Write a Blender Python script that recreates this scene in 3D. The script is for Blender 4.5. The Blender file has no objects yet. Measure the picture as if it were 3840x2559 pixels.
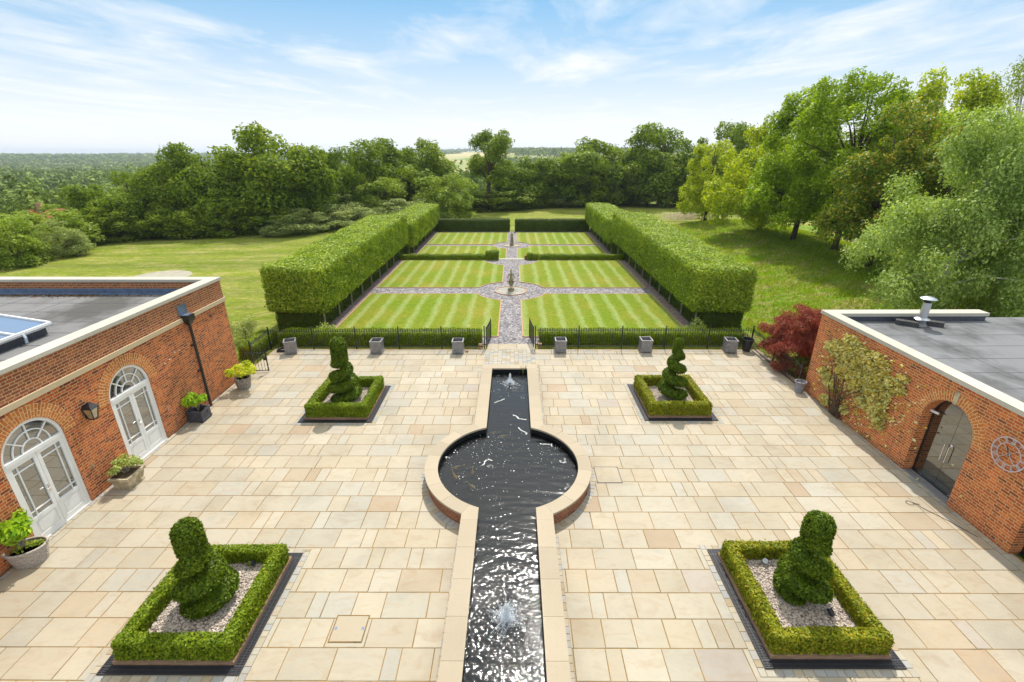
import bpy, math, random
import numpy as np
from mathutils import Vector, Matrix

scene = bpy.context.scene
COL = scene.collection
PI = math.pi
SUN_AZ, SUN_EL = math.radians(8.5), math.radians(54)

# ------------------------------------------------------------------ tagging
def tag(o, label=None, cat=None, group=None, kind=None):
    if label: o['label'] = label
    if cat: o['category'] = cat
    if group: o['group'] = group
    if kind: o['kind'] = kind
    return o

def thing(name, label, cat, loc=(0, 0, 0), rotz=0.0, group=None):
    o = bpy.data.objects.new(name, None)
    o.empty_display_size = 0.2
    COL.objects.link(o)
    o.location = loc
    o.rotation_euler = (0, 0, rotz)
    return tag(o, label, cat, group)

def link(name, me, mat=None, parent=None, loc=None, smooth=False):
    o = bpy.data.objects.new(name, me)
    COL.objects.link(o)
    if mat is not None and not me.materials: me.materials.append(mat)
    if parent is not None: o.parent = parent
    if loc is not None: o.location = loc
    if smooth: me.polygons.foreach_set('use_smooth', [True] * len(me.polygons))
    return o

def copy_tree(o, parent=None):
    c = o.copy()
    COL.objects.link(c)
    if parent is not None: c.parent = parent
    for ch in list(o.children): copy_tree(ch, c)
    return c

# ------------------------------------------------------------------ mesh builder
class MB:
    def __init__(s): s.v = []; s.f = []; s.uv = {}
    def add(s, vs, fs, uvs=None):
        b = len(s.v); s.v.extend([tuple(map(float, q)) for q in vs])
        for i, f in enumerate(fs):
            if uvs: s.uv[len(s.f)] = uvs[i]
            s.f.append([b + k for k in f])
        return s
    def box(s, x0, y0, z0, x1, y1, z1, M=None, skip=()):
        vs = [(x0,y0,z0),(x1,y0,z0),(x1,y1,z0),(x0,y1,z0),(x0,y0,z1),(x1,y0,z1),(x1,y1,z1),(x0,y1,z1)]
        if M is not None: vs = [tuple(M @ Vector(q)) for q in vs]
        fs = {'b':(0,3,2,1),'t':(4,5,6,7),'-y':(0,1,5,4),'+x':(1,2,6,5),'+y':(2,3,7,6),'-x':(3,0,4,7)}
        return s.add(vs, [f for k, f in fs.items() if k not in skip])
    def taper(s, cx, cy, z0, z1, a0, b0, a1, b1):
        vs = [(cx+i*a0, cy+j*b0, z0) for i, j in ((-1,-1),(1,-1),(1,1),(-1,1))] + [(cx+i*a1, cy+j*b1, z1) for i, j in ((-1,-1),(1,-1),(1,1),(-1,1))]
        return s.add(vs, [(0,3,2,1),(4,5,6,7),(0,1,5,4),(1,2,6,5),(2,3,7,6),(3,0,4,7)])
    def bar(s, p, q, w, h=None):
        p = Vector(p); q = Vector(q); d = (q - p).normalized(); h = h or w
        a = Vector((0,0,1)) if abs(d.z) < .95 else Vector((1,0,0))
        r = d.cross(a).normalized(); u = r.cross(d)
        vs = [e + r*i*w/2 + u*j*h/2 for e in (p, q) for i, j in ((-1,-1),(1,-1),(1,1),(-1,1))]
        return s.add(vs, [(3,2,1,0),(4,5,6,7),(0,1,5,4),(1,2,6,5),(2,3,7,6),(3,0,4,7)])
    def tube(s, pts, rad, n=8):
        pts = [Vector(p) for p in pts]; vs = []; fs = []
        if not hasattr(rad, '__len__'): rad = [rad] * len(pts)
        ref = Vector((1, 0, 0))
        for i, p in enumerate(pts):
            d = (pts[min(i+1, len(pts)-1)] - pts[max(i-1, 0)]).normalized()
            if abs(d.dot(ref)) > .9: ref = Vector((0, 1, 0)) if abs(d.y) < .9 else Vector((0, 0, 1))
            r = d.cross(ref).normalized(); u = r.cross(d)
            for k in range(n):
                a = 2*PI*k/n; vs.append(p + (r*math.cos(a) + u*math.sin(a)) * rad[i])
        for i in range(len(pts)-1):
            for k in range(n):
                fs.append((i*n+k, i*n+(k+1) % n, (i+1)*n+(k+1) % n, (i+1)*n+k))
        fs.append(tuple(range(n-1, -1, -1))); fs.append(tuple(range((len(pts)-1)*n, len(pts)*n)))
        return s.add(vs, fs)
    def lathe(s, prof, n=24, c=(0, 0, 0), caps=True, sx=1.0, sy=1.0):
        vs = []; fs = []
        for r, z in prof:
            for k in range(n):
                a = 2*PI*k/n; vs.append((c[0]+r*sx*math.cos(a), c[1]+r*sy*math.sin(a), c[2]+z))
        m = len(prof)
        for i in range(m-1):
            for k in range(n): fs.append((i*n+k, i*n+(k+1) % n, (i+1)*n+(k+1) % n, (i+1)*n+k))
        if caps: fs.append(tuple(range(n-1, -1, -1))); fs.append(tuple(range((m-1)*n, m*n)))
        return s.add(vs, fs)
    def prism(s, poly, z0, z1):
        n = len(poly)
        area = sum(poly[i][0]*poly[(i+1) % n][1]-poly[(i+1) % n][0]*poly[i][1] for i in range(n))
        if area < 0: poly = poly[::-1]
        vs = [(x, y, z0) for x, y in poly] + [(x, y, z1) for x, y in poly]
        fs = [tuple(range(n-1, -1, -1)), tuple(range(n, 2*n))] + [(i, (i+1) % n, n+(i+1) % n, n+i) for i in range(n)]
        return s.add(vs, fs)
    def build(s, name, mat, parent=None, smooth=False, world=False, uv=False, loc=None):
        vs = s.v
        if world and parent is not None:
            l = parent.location; vs = [(x-l.x, y-l.y, z-l.z) for x, y, z in vs]
        me = bpy.data.meshes.new(name)
        me.from_pydata(vs, [], s.f)
        if uv or s.uv:
            lay = me.uv_layers.new(name='UVMap').data
            for p in me.polygons:
                ex = s.uv.get(p.index)
                n = p.normal
                for k, li in enumerate(p.loop_indices):
                    if ex: lay[li].uv = ex[k]; continue
                    c = s.v[me.loops[li].vertex_index]
                    if abs(n.x) > max(abs(n.y), abs(n.z)): lay[li].uv = (c[1], c[2])
                    elif abs(n.y) > abs(n.z): lay[li].uv = (c[0]+.05, c[2])
                    else: lay[li].uv = (c[0], c[1])
        me.update()
        return link(name, me, mat, parent, loc, smooth)

def np_mesh(name, V, F):
    """V (n,3), F (m,k) -> mesh"""
    me = bpy.data.meshes.new(name)
    V = np.ascontiguousarray(V, dtype=np.float32); F = np.ascontiguousarray(F, dtype=np.int32)
    m, k = F.shape
    me.vertices.add(len(V)); me.vertices.foreach_set('co', V.ravel())
    me.loops.add(m*k); me.loops.foreach_set('vertex_index', F.ravel())
    me.polygons.add(m); me.polygons.foreach_set('loop_start', np.arange(0, m*k, k, dtype=np.int32))
    me.update(calc_edges=True)
    me.validate()
    return me

def unit(a): return a / (np.linalg.norm(a, axis=1, keepdims=True) + 1e-9)

def leaf_geo(P, N, size, rng, ratio=.6, fold=.22, along=None):
    """one folded leaf (4 verts, 1 quad) at every point P facing N"""
    n = len(P); N = unit(N)
    T = rng.normal(size=(n, 3)) if along is None else along + rng.normal(size=(n, 3))*.35
    T = unit(T - (T*N).sum(1, keepdims=True)*N); B = np.cross(N, T)
    L = (size*(.65+.7*rng.random(n)))[:, None]
    V = np.empty((n, 4, 3))
    V[:, 0] = P - T*L*.5
    V[:, 1] = P + B*L*.5*ratio + N*L*fold*.5
    V[:, 2] = P + T*L*.5
    V[:, 3] = P - B*L*.5*ratio + N*L*fold*.5
    return V.reshape(-1, 3), np.arange(4*n).reshape(n, 4)

def join_geo(parts):
    Vs = []; Fs = []; b = 0
    for V, F in parts: Vs.append(V); Fs.append(F+b); b += len(V)
    return np.concatenate(Vs), np.concatenate(Fs)

# ------------------------------------------------------------------ materials
class NT:
    def __init__(s, name):
        s.m = bpy.data.materials.new(name); s.m.use_nodes = True
        s.t = s.m.node_tree; s.t.nodes.clear()
        s.out = s.t.nodes.new('ShaderNodeOutputMaterial')
    def n(s, typ, **kw):
        nd = s.t.nodes.new('ShaderNode'+typ)
        for k, v in kw.items():
            if k.startswith('i_'):
                key = k[2:]; key = int(key) if key.isdigit() else key.replace('_', ' ')
                s.set(nd.inputs[key], v)
            else: setattr(nd, k, v)
        return nd
    def set(s, sock, v):
        if isinstance(v, bpy.types.NodeSocket): s.t.links.new(v, sock)
        elif isinstance(v, bpy.types.Node): s.t.links.new(v.outputs[0], sock)
        else:
            if isinstance(v, tuple) and len(v) == 3 and sock.type == 'RGBA': v = (*v, 1)
            sock.default_value = v
    def math(s, op, a, b=0.0, c=0.0, clamp=False):
        nd = s.t.nodes.new('ShaderNodeMath'); nd.operation = op; nd.use_clamp = clamp
        s.set(nd.inputs[0], a); s.set(nd.inputs[1], b); s.set(nd.inputs[2], c); return nd.outputs[0]
    def mix(s, f, a, b, blend='MIX'):
        nd = s.t.nodes.new('ShaderNodeMix'); nd.data_type = 'RGBA'; nd.blend_type = blend
        s.set(nd.inputs[0], f); s.set(nd.inputs[6], a); s.set(nd.inputs[7], b); return nd.outputs[2]
    def ramp(s, f, stops, interp='LINEAR'):
        nd = s.t.nodes.new('ShaderNodeValToRGB'); cr = nd.color_ramp; cr.interpolation = interp
        while len(cr.elements) < len(stops): cr.elements.new(.5)
        for e, (p, c) in zip(cr.elements, stops):
            e.position = p; e.color = (*c, 1) if len(c) == 3 else c
        s.set(nd.inputs[0], f); return nd.outputs[0]
    def noise(s, scale, detail=4, rough=.55, vec=None, dist=0.0, out=0):
        nd = s.n('TexNoise'); s.set(nd.inputs['Scale'], float(scale)); s.set(nd.inputs['Detail'], float(detail))
        s.set(nd.inputs['Roughness'], rough); s.set(nd.inputs['Distortion'], dist)
        if vec is not None: s.set(nd.inputs['Vector'], vec)
        return nd.outputs[out]
    def geo(s): return s.n('NewGeometry')
    def pos(s): return s.n('NewGeometry').outputs['Position']
    def island(s): return s.n('NewGeometry').outputs['Random Per Island']
    def mapv(s, vec, scale=(1, 1, 1), rot=(0, 0, 0), loc=(0, 0, 0)):
        nd = s.n('Mapping'); s.set(nd.inputs['Vector'], vec); nd.inputs['Scale'].default_value = scale
        nd.inputs['Rotation'].default_value = rot; nd.inputs['Location'].default_value = loc; return nd.outputs[0]
    def bump(s, h, strength=.3, dist=.02):
        nd = s.n('Bump'); s.set(nd.inputs['Height'], h); nd.inputs['Strength'].default_value = strength
        nd.inputs['Distance'].default_value = dist; return nd.outputs[0]
    def principled(s, col, rough=.7, spec=.3, metal=0.0, normal=None):
        nd = s.n('BsdfPrincipled'); s.set(nd.inputs['Base Color'], col); s.set(nd.inputs['Roughness'], rough)
        s.set(nd.inputs['Specular IOR Level'], spec); s.set(nd.inputs['Metallic'], metal)
        if normal is not None: s.set(nd.inputs['Normal'], normal)
        return nd.outputs[0]
    def done(s, sh): s.t.links.new(sh, s.out.inputs[0]); return s.m

def plain(name, col, rough=.6, spec=.3, metal=0.0, var=.25, scale=9.0):
    t = NT(name); n = t.noise(scale, 5, .6, t.pos())
    lo = tuple(c*(1-var) for c in col); hi = tuple(min(1, c*(1+var)) for c in col)
    c = t.ramp(n, [(.3, lo), (.7, hi)])
    return t.done(t.principled(c, rough, spec, metal, t.bump(n, .15, .01)))

def leaf_mat(name, cols, trans=.30, tcol=(1.3, 1.3, .40), rough=.5, spec=.20, big=.35, bscale=.6, gain=1.8):
    t = NT(name)
    r = t.ramp(t.island(), [(i/(len(cols)-1), tuple(min(.75, k*gain*q) for k, q in zip(c, (1.0, 1.0, .72)))) for i, c in enumerate(cols)])
    nz = t.noise(bscale, 3, .5, t.pos())
    v = t.n('HueSaturation'); t.set(v.inputs['Color'], r)
    t.set(v.inputs['Value'], t.math('ADD', t.math('MULTIPLY', nz, big*2), 1-big))
    t.set(v.inputs['Hue'], t.math('ADD', t.math('MULTIPLY', nz, -.03), .515))
    c = v.outputs[0]
    p = t.principled(c, rough, spec)
    tr = t.n('BsdfTranslucent'); t.set(tr.inputs[0], t.mix(1.0, c, tcol, 'MULTIPLY'))
    ms = t.n('MixShader'); ms.inputs[0].default_value = trans
    t.t.links.new(p, ms.inputs[1]); t.t.links.new(tr.outputs[0], ms.inputs[2])
    return t.done(ms.outputs[0])

def brick_mat(name, cols, mortar, L=.225, Hd=.1125, course=.075, joint=.0075, radial=False, foot_dark=0.0, uvname='UVMap'):
    t = NT(name); uvn = t.n('UVMap'); uvn.uv_map = uvname
    sp = t.n('SeparateXYZ'); t.set(sp.inputs[0], uvn.outputs[0]); u, v = sp.outputs[0], sp.outputs[1]
    per = L+Hd
    rv = t.math('DIVIDE', v, course); row = t.math('FLOOR', rv); fv = t.math('MULTIPLY', t.math('FRACT', rv), course)
    par = t.math('FLOORED_MODULO', row, 2.0)
    s = t.math('DIVIDE', t.math('ADD', u, t.math('MULTIPLY', par, per*.5)), per)
    cell = t.math('FLOOR', s); f = t.math('MULTIPLY', t.math('FRACT', s), per)
    hd = t.math('GREATER_THAN', f, L)
    du = t.math('MINIMUM', t.math('MINIMUM', f, t.math('ABSOLUTE', t.math('SUBTRACT', f, L))), t.math('SUBTRACT', per, f))
    dv = t.math('MINIMUM', fv, t.math('SUBTRACT', course, fv))
    wob = t.math('MULTIPLY', t.math('SUBTRACT', t.noise(30, 2, .5, t.pos()), .5), .005)
    d = t.math('ADD', t.math('MINIMUM', du, dv), wob)
    mask = t.math('DIVIDE', t.math('SUBTRACT', d, joint-.0015), .003, clamp=True)
    cv = t.n('CombineXYZ'); t.set(cv.inputs[0], t.math('ADD', t.math('MULTIPLY', cell, 2.0), hd)); t.set(cv.inputs[1], row)
    wn = t.n('TexWhiteNoise', noise_dimensions='2D'); t.set(wn.inputs['Vector'], cv.outputs[0])
    bc = t.ramp(wn.outputs[0], [(i/(len(cols)-1), c) for i, c in enumerate(cols)])
    fine = t.noise(60, 4, .6, t.pos()); big = t.noise(1.3, 4, .6, t.pos())
    bc = t.mix(t.math('MULTIPLY', fine, .45), bc, tuple(c*.55 for c in cols[len(cols)//2]))
    bc = t.mix(1.0, bc, t.ramp(big, [(.3, (.78, .78, .78)), (.7, (1.12, 1.1, 1.08))]), 'MULTIPLY')
    stk = t.noise(1.0, 5, .65, t.mapv(t.pos(), (2.6, 2.6, .35)))
    bc = t.mix(1.0, bc, t.ramp(stk, [(.30, (.84, .83, .82)), (.55, (1.02, 1.02, 1.02))]), 'MULTIPLY')
    mc = t.mix(fine, mortar, tuple(m*.72 for m in mortar))
    c = t.mix(mask, mc, bc)
    if foot_dark:  # blends to dark brown towards the foot of the wall
        sp2 = t.n('SeparateXYZ'); t.set(sp2.inputs[0], t.pos())
        w = t.math('SUBTRACT', 1.0, t.math('MULTIPLY', sp2.outputs[2], 5.0), clamp=True)
        c = t.mix(t.math('MULTIPLY', t.math('MULTIPLY', w, big), foot_dark, clamp=True), c, (.09, .06, .045))
    return t.done(t.principled(c, .85, .2, 0, t.bump(t.math('ADD', mask, t.math('MULTIPLY', fine, .3)), .5, .006)))

M = {}
O6 = (.17, .05, .03)
O1, O2, O3, O4, O5 = (.72, .195, .045), (.60, .14, .035), (.78, .235, .055), (.29, .072, .03), (.47, .10, .035)
M['brick_l'] = brick_mat('brick_orange', [O4, O2, O1, O6, O5, O3, O2, O4], (.66, .44, .24), foot_dark=.8)
M['brick_top'] = brick_mat('brick_weathered', [(.33, .10, .055), (.44, .13, .05), (.24, .07, .045), (.5, .17, .06), (.38, .12, .07)], (.60, .42, .22))
M['brick_r'] = brick_mat('brick_orange_warm', [O5, O2, O1, O6, O3, O5, O1, O4], (.70, .48, .26), foot_dark=.5)
M['brick_arch'] = brick_mat('brick_voussoir', [(.66, .22, .05), (.56, .17, .045), (.72, .27, .07)], (.80, .58, .30), L=.22, Hd=.11, course=.078)
M['brick_pond'] = brick_mat('brick_pond_red', [(.30, .10, .05), (.36, .12, .05), (.24, .08, .05), (.42, .15, .06)], (.40, .27, .17))
M['brick_kerb'] = brick_mat('brick_kerb', [(.38, .22, .13), (.33, .18, .11), (.42, .26, .16)], (.34, .26, .18), L=.21, Hd=.21, course=.07)
M['brick_edge'] = plain('edging_brick', (.46, .28, .17), .85, .2, 0, .3, 12)
M['coping'] = None
def stone_mat(name, a, b, joint=None):
    t = NT(name); p = t.pos(); n1 = t.noise(.9, 5, .6, p); n2 = t.noise(35, 4, .65, p)
    c = t.mix(t.math('MULTIPLY', n1, 1.0), a, b)
    c = t.mix(t.math('MULTIPLY', t.math('GREATER_THAN', n2, .63), .25), c, tuple(x*.55 for x in a))
    r = t.math('MULTIPLY', t.math('SUBTRACT', t.island(), .5), .16)
    h = t.n('HueSaturation'); t.set(h.inputs['Color'], c); t.set(h.inputs['Value'], t.math('ADD', r, 1.0))
    return t.done(t.principled(h.outputs[0], .75, .25, 0, t.bump(n2, .12, .01)))
M['coping'] = stone_mat('coping_stone', (.36, .29, .195), (.43, .36, .26))
M['parapet'] = stone_mat('parapet_stone', (.46, .42, .34), (.54, .50, .42))
M['band'] = stone_mat('band_stone', (.50, .39, .235), (.58, .47, .30))
def paving_mat(name, stops, spots=True):
    t = NT(name); p = t.pos(); r = t.island()
    c = t.ramp(r, stops, 'CONSTANT')
    r2 = t.math('FRACT', t.math('MULTIPLY', r, 57.31))
    h = t.n('HueSaturation'); t.set(h.inputs['Color'], c); t.set(h.inputs['Value'], t.math('ADD', t.math('MULTIPLY', r2, .15), .92))
    c = h.outputs[0]
    off = t.n('CombineXYZ'); t.set(off.inputs[0], t.math('MULTIPLY', r, 91.0)); t.set(off.inputs[1], t.math('MULTIPLY', r2, 47.0))
    va = t.n('VectorMath', operation='ADD'); t.set(va.inputs[0], p); t.set(va.inputs[1], off.outputs[0])
    vein = t.noise(1.7, 6, .62, t.mapv(va.outputs[0], (1, 2.2, 1), (0, 0, .5)), 1.4)
    c = t.mix(t.math('MULTIPLY', t.math('SUBTRACT', vein, .5, clamp=True), 1.8, clamp=True), c, (.33, .22, .13))
    c = t.mix(t.math('MULTIPLY', t.math('SUBTRACT', .46, vein, clamp=True), 1.6, clamp=True), c, (.29, .29, .275))
    sp = t.noise(42, 3, .7, p); bl = t.noise(.55, 5, .65, p)
    lim = t.math('ADD', .72, t.math('MULTIPLY', t.math('SUBTRACT', .5, bl), .35))
    c = t.mix(t.math('MULTIPLY', t.math('GREATER_THAN', sp, lim), .45), c, (.22, .18, .13))
    c = t.mix(1.0, c, t.ramp(bl, [(.28, (.80, .79, .77)), (.5, (.95, .95, .94)), (.7, (1.02, 1.02, 1.02))]), 'MULTIPLY')
    return t.done(t.principled(c, .72, .3, 0, t.bump(t.noise(14, 6, .65, va.outputs[0]), .22, .012)))
PAVE = [(0, (0.418, 0.359, 0.261)), (0.2, (0.43, 0.372, 0.276)), (0.38, (0.412, 0.368, 0.282)), (0.52, (0.436, 0.368, 0.265)), (0.66, (0.405, 0.368, 0.295)), (0.74, (0.42, 0.351, 0.244)), (0.84, (0.44, 0.384, 0.291)), (0.93, (0.412, 0.333, 0.23)), (0.965, (0.395, 0.3, 0.2)), (0.985, (0.4, 0.347, 0.283))]
M['paving'] = paving_mat('sandstone_paving', PAVE)
M['sett'] = paving_mat('sandstone_setts', [(0, (.42, .38, .30)), (.25, (.36, .35, .32)), (.5, (.43, .37, .27)), (.72, (.38, .30, .19)), (.88, (.33, .33, .31))])
def pointing_mat():
    t = NT('ochre_pointing'); p = t.pos(); n = t.noise(.9, 6, .7, p); f = t.noise(9, 4, .7, p)
    c = t.mix(f, (.22, .13, .04), (.34, .205, .07)); c = t.mix(t.ramp(n, [(.46, (0, 0, 0)), (.60, (.85, .85, .85))]), c, (.15, .115, .055))
    c = t.mix(t.ramp(t.noise(2.3, 5, .7, p), [(.60, (0, 0, 0)), (.68, (1, 1, 1))]), c, (.07, .075, .03))
    return t.done(t.principled(c, .9, .1, 0, t.bump(f, .3, .01)))
M['pointing'] = pointing_mat()
M['pointing_dk'] = plain('dark_pointing', (.22, .17, .11), .9, .1, 0, .35, 5)

def gravel_mat(name, cols, scale=28):
    t = NT(name); p = t.pos()
    vo = t.n('TexVoronoi'); vo.inputs['Scale'].default_value = scale; t.set(vo.inputs['Vector'], p)
    sx = t.n('SeparateColor'); t.set(sx.inputs[0], vo.outputs['Color'])
    c = t.ramp(sx.outputs[0], [(i/(len(cols)-1), k) for i, k in enumerate(cols)])
    b = t.noise(.8, 4, .6, p)
    c = t.mix(1.0, c, t.ramp(b, [(.3, (.85, .85, .85)), (.7, (1.1, 1.08, 1.06))]), 'MULTIPLY')
    return t.done(t.principled(c, .8, .25, 0, t.bump(vo.outputs['Distance'], .8, .03)))
M['gravel'] = gravel_mat('plum_slate_gravel', [(.04, .038, .042), (.25, .225, .235), (.12, .108, .115), (.42, .395, .385), (.17, .155, .16), (.31, .285, .285), (.09, .082, .088)], 10)
M['gravel_lt'] = gravel_mat('pale_gravel', [(.28, .27, .22), (.48, .46, .40), (.20, .19, .16), (.40, .38, .32)], 17)
M['gravel_br'] = gravel_mat('brown_chippings', [(.14, .10, .085), (.27, .21, .18), (.19, .14, .125), (.34, .28, .25)], 14)
def pebble_mat():
    t = NT('buff_pebbles'); c = t.ramp(t.island(), [(0, (.50, .41, .32)), (.2, (.60, .53, .44)), (.4, (.39, .31, .25)), (.55, (.54, .44, .36)), (.7, (.31, .26, .23)), (.85, (.66, .61, .54)), (1, (.47, .36, .27))])
    return t.done(t.principled(c, .6, .3))
M['pebble'] = pebble_mat()

def grass_mat(name, a, b, straw, stripe=None, sc=1.0):
    t = NT(name); p = t.pos()
    n1 = t.noise(.16*sc, 5, .6, p); n2 = t.noise(1.1*sc, 6, .7, t.mapv(p, (1, 2.2, 1))); n3 = t.noise(5*sc, 5, .8, t.mapv(p, (.7, 2.8, 1)))
    c = t.mix(n2, a, b)
    c = t.mix(t.ramp(t.math('ADD', t.math('MULTIPLY', n1, .6), t.math('MULTIPLY', n2, .4)), [(.44, (0, 0, 0)), (.62, (1, 1, 1))]), c, straw)
    c = t.mix(1.0, c, t.ramp(n3, [(.34, (.50, .56, .45)), (.5, (.95, .96, .9)), (.66, (1.38, 1.30, 1.25))]), 'MULTIPLY')
    if stripe:
        sx = t.n('SeparateXYZ'); t.set(sx.inputs[0], p)
        wob = t.math('MULTIPLY', t.noise(.7, 5, .65, p), .55)
        ph = t.math('FRACT', t.math('DIVIDE', t.math('ADD', sx.outputs[0], wob), stripe))
        tri = t.math('ABSOLUTE', t.math('SUBTRACT', ph, .5))
        k = t.math('MULTIPLY', t.math('SUBTRACT', tri, .25, clamp=True), 6.0, clamp=True)
        k = t.math('MULTIPLY', k, t.ramp(t.noise(3.2, 5, .8, t.mapv(p, (3, .8, 1))), [(.3, (.1, .1, .1)), (.62, (1, 1, 1))]))
        c = t.mix(t.math('MULTIPLY', k, .70), c, (.35, .41, .16))
        side = t.math('GREATER_THAN', t.math('FRACT', t.math('DIVIDE', t.math('ADD', sx.outputs[0], wob), stripe*2)), .5)
        c = t.mix(t.math('MULTIPLY', side, .16), c, (.13, .22, .01))
    hgt = t.math('ADD', n3, t.math('MULTIPLY', n2, 1.5))
    pr = t.principled(c, .85, .12, 0, t.bump(hgt, .55, .10))
    return t.done(pr)
M['lawn'] = grass_mat('mown_lawn', (.125, .205, .006), (.205, .262, .009), (.27, .245, .03), 1.05, 1.6)
def field_mat():
    t = NT('meadow_grass'); p = t.pos()
    sx = t.n('SeparateXYZ'); t.set(sx.inputs[0], p); X, Y = sx.outputs[0], sx.outputs[1]
    n1 = t.noise(.07, 5, .6, p); n2 = t.noise(.55, 6, .72, t.mapv(p, (.55, 1.6, 1), (0, 0, .35)), .6); n3 = t.noise(3.5, 5, .8, t.mapv(p, (.7, 2.2, 1), (0, 0, .35)))
    c = t.mix(n1, (.155, .225, .013), (.25, .285, .032))
    c = t.mix(t.ramp(n2, [(.40, (0, 0, 0)), (.50, (.2, .2, .2)), (.62, (.75, .75, .75))]), c, (.40, .345, .13))
    bd = t.noise(.42, 3, .5, t.mapv(p, (.06, 1.0, 1), (0, 0, .30)))
    c = t.mix(1.0, c, t.ramp(bd, [(.36, (.80, .84, .78)), (.5, (1, 1, 1)), (.64, (1.16, 1.12, 1.05))]), 'MULTIPLY')
    # rough unmown grass of the bank on the right is fresher green
    right = t.math('MULTIPLY', t.math('SUBTRACT', X, 10.0), .3, clamp=True)
    near = t.math('SUBTRACT', 1.0, t.math('MULTIPLY', t.math('SUBTRACT', Y, 62.0), .2, clamp=True))
    g2 = t.mix(t.ramp(n2, [(.44, (0, 0, 0)), (.60, (1, 1, 1))]), (.16, .28, .010), (.33, .285, .11))
    c = t.mix(t.math('MULTIPLY', right, near), c, g2)
    c = t.mix(1.0, c, t.ramp(n3, [(.32, (.42, .48, .38)), (.5, (.92, .95, .88)), (.68, (1.45, 1.35, 1.2))]), 'MULTIPLY')
    # distant country: patchwork of crops
    far = t.math('MULTIPLY', t.math('SUBTRACT', Y, 190.0), .02, clamp=True)
    vo = t.n('TexVoronoi'); vo.inputs['Scale'].default_value = .0045; t.set(vo.inputs['Vector'], p)
    sc = t.n('SeparateColor'); t.set(sc.inputs[0], vo.outputs['Color'])
    pc = t.ramp(sc.outputs[0], [(0, (.40, .36, .16)), (.35, (.28, .30, .10)), (.6, (.46, .40, .20)), (.8, (.20, .26, .07))], 'CONSTANT')
    c = t.mix(far, c, pc)
    return t.done(t.principled(c, .9, .1, 0, t.bump(t.math('ADD', n3, t.math('MULTIPLY', n2, 1.6)), .7, .22)))
M['field'] = field_mat()
M['soil'] = plain('dark_soil', (.085, .06, .04), .95, .1, 0, .45, 14)
M['concrete'] = plain('pale_concrete', (.36, .33, .25), .85, .2, 0, .12, 2)

M['white'] = plain('white_gloss_paint', (.80, .79, .76), .35, .4, 0, .04, 3)
M['black_iron'] = plain('black_painted_iron', (.018, .018, .02), .38, .5, 0, .3, 20)
M['black_plastic'] = plain('black_plastic', (.02, .02, .023), .45, .5, 0, .2, 10)
M['grate'] = plain('black_cast_grate', (.028, .028, .034), .5, .5, 0, .3, 30)
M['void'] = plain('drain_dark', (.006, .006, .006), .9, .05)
M['lead'] = plain('lead_grey_planter', (.26, .25, .25), .55, .5, .35, .25, 8)
M['lead_dk'] = plain('lead_dark_planter', (.075, .08, .10), .45, .5, .3, .3, 8)
M['lead_blue'] = plain('lead_flashing', (.13, .18, .27), .45, .5, .4, .25, 5)
M['steel'] = plain('brushed_steel', (.72, .72, .72), .25, .5, 1.0, .06, 6)
M['galv'] = plain('galvanised_steel', (.62, .64, .66), .32, .5, .9, .1, 6)
M['clock'] = plain('clock_metal', (.62, .60, .66), .5, .5, .5, .12, 14)
M['statue'] = plain('lichened_stone', (.30, .25, .15), .9, .2, 0, .4, 9)
M['bark'] = plain('brown_bark', (.10, .07, .045), .95, .1, 0, .4, 7)
M['bark_lt'] = plain('grey_bark', (.26, .22, .17), .95, .1, 0, .35, 7)
M['bark_birch'] = plain('birch_bark', (.52, .49, .43), .8, .2, 0, .35, 3)
M['timber'] = plain('weathered_timber', (.42, .34, .25), .85, .2, 0, .25, 16)
M['barrel'] = plain('grey_oak_staves', (.30, .26, .22), .85, .2, 0, .4, 13)
M['wicker'] = plain('pale_wicker', (.46, .40, .34), .85, .2, 0, .4, 40)
M['stone_pot'] = plain('lichened_reconstituted_stone', (.46, .38, .25), .9, .2, 0, .45, 6)
M['pot_grey'] = plain('grey_clay_pot', (.24, .23, .25), .7, .3, 0, .25, 10)
M['roof_tile'] = plain('red_roof_tile', (.40, .14, .07), .8, .2, 0, .3, 1)
M['render_wall'] = plain('far_house_wall', (.45, .25, .16), .85, .2, 0, .2, .5)
M['pole'] = plain('dark_timber_pole', (.12, .10, .08), .9, .1)
M['cable'] = plain('black_cable', (.02, .02, .02), .6, .3)
M['block'] = plain('dark_concrete_block', (.075, .072, .068), .9, .2, 0, .3, 12)

def felt_mat(name, base):
    t = NT(name); p = t.pos(); n1 = t.noise(.8, 6, .65, p); n2 = t.noise(90, 2, .5, p)
    c = t.mix(n1, tuple(b*.72 for b in base), tuple(b*1.25 for b in base))
    c = t.mix(t.math('MULTIPLY', n2, .35), c, (.5, .5, .5))
    stain = t.ramp(t.noise(.35, 5, .7, t.mapv(p, (1, .6, 1))), [(.47, (0, 0, 0)), (.62, (.75, .75, .75))])
    c = t.mix(stain, c, tuple(b*.45 for b in (base[0]*1.05, base[1], base[2]*.9)))
    return t.done(t.principled(c, .95, .12, 0, t.bump(n2, .1, .004)))
M['felt_l'] = felt_mat('mineral_felt_roof', (.145, .138, .132))
M['felt_r'] = felt_mat('mineral_felt_roof_blue', (.142, .144, .148))
M['seam'] = plain('felt_seam', (.10, .10, .105), .7, .4)

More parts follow.
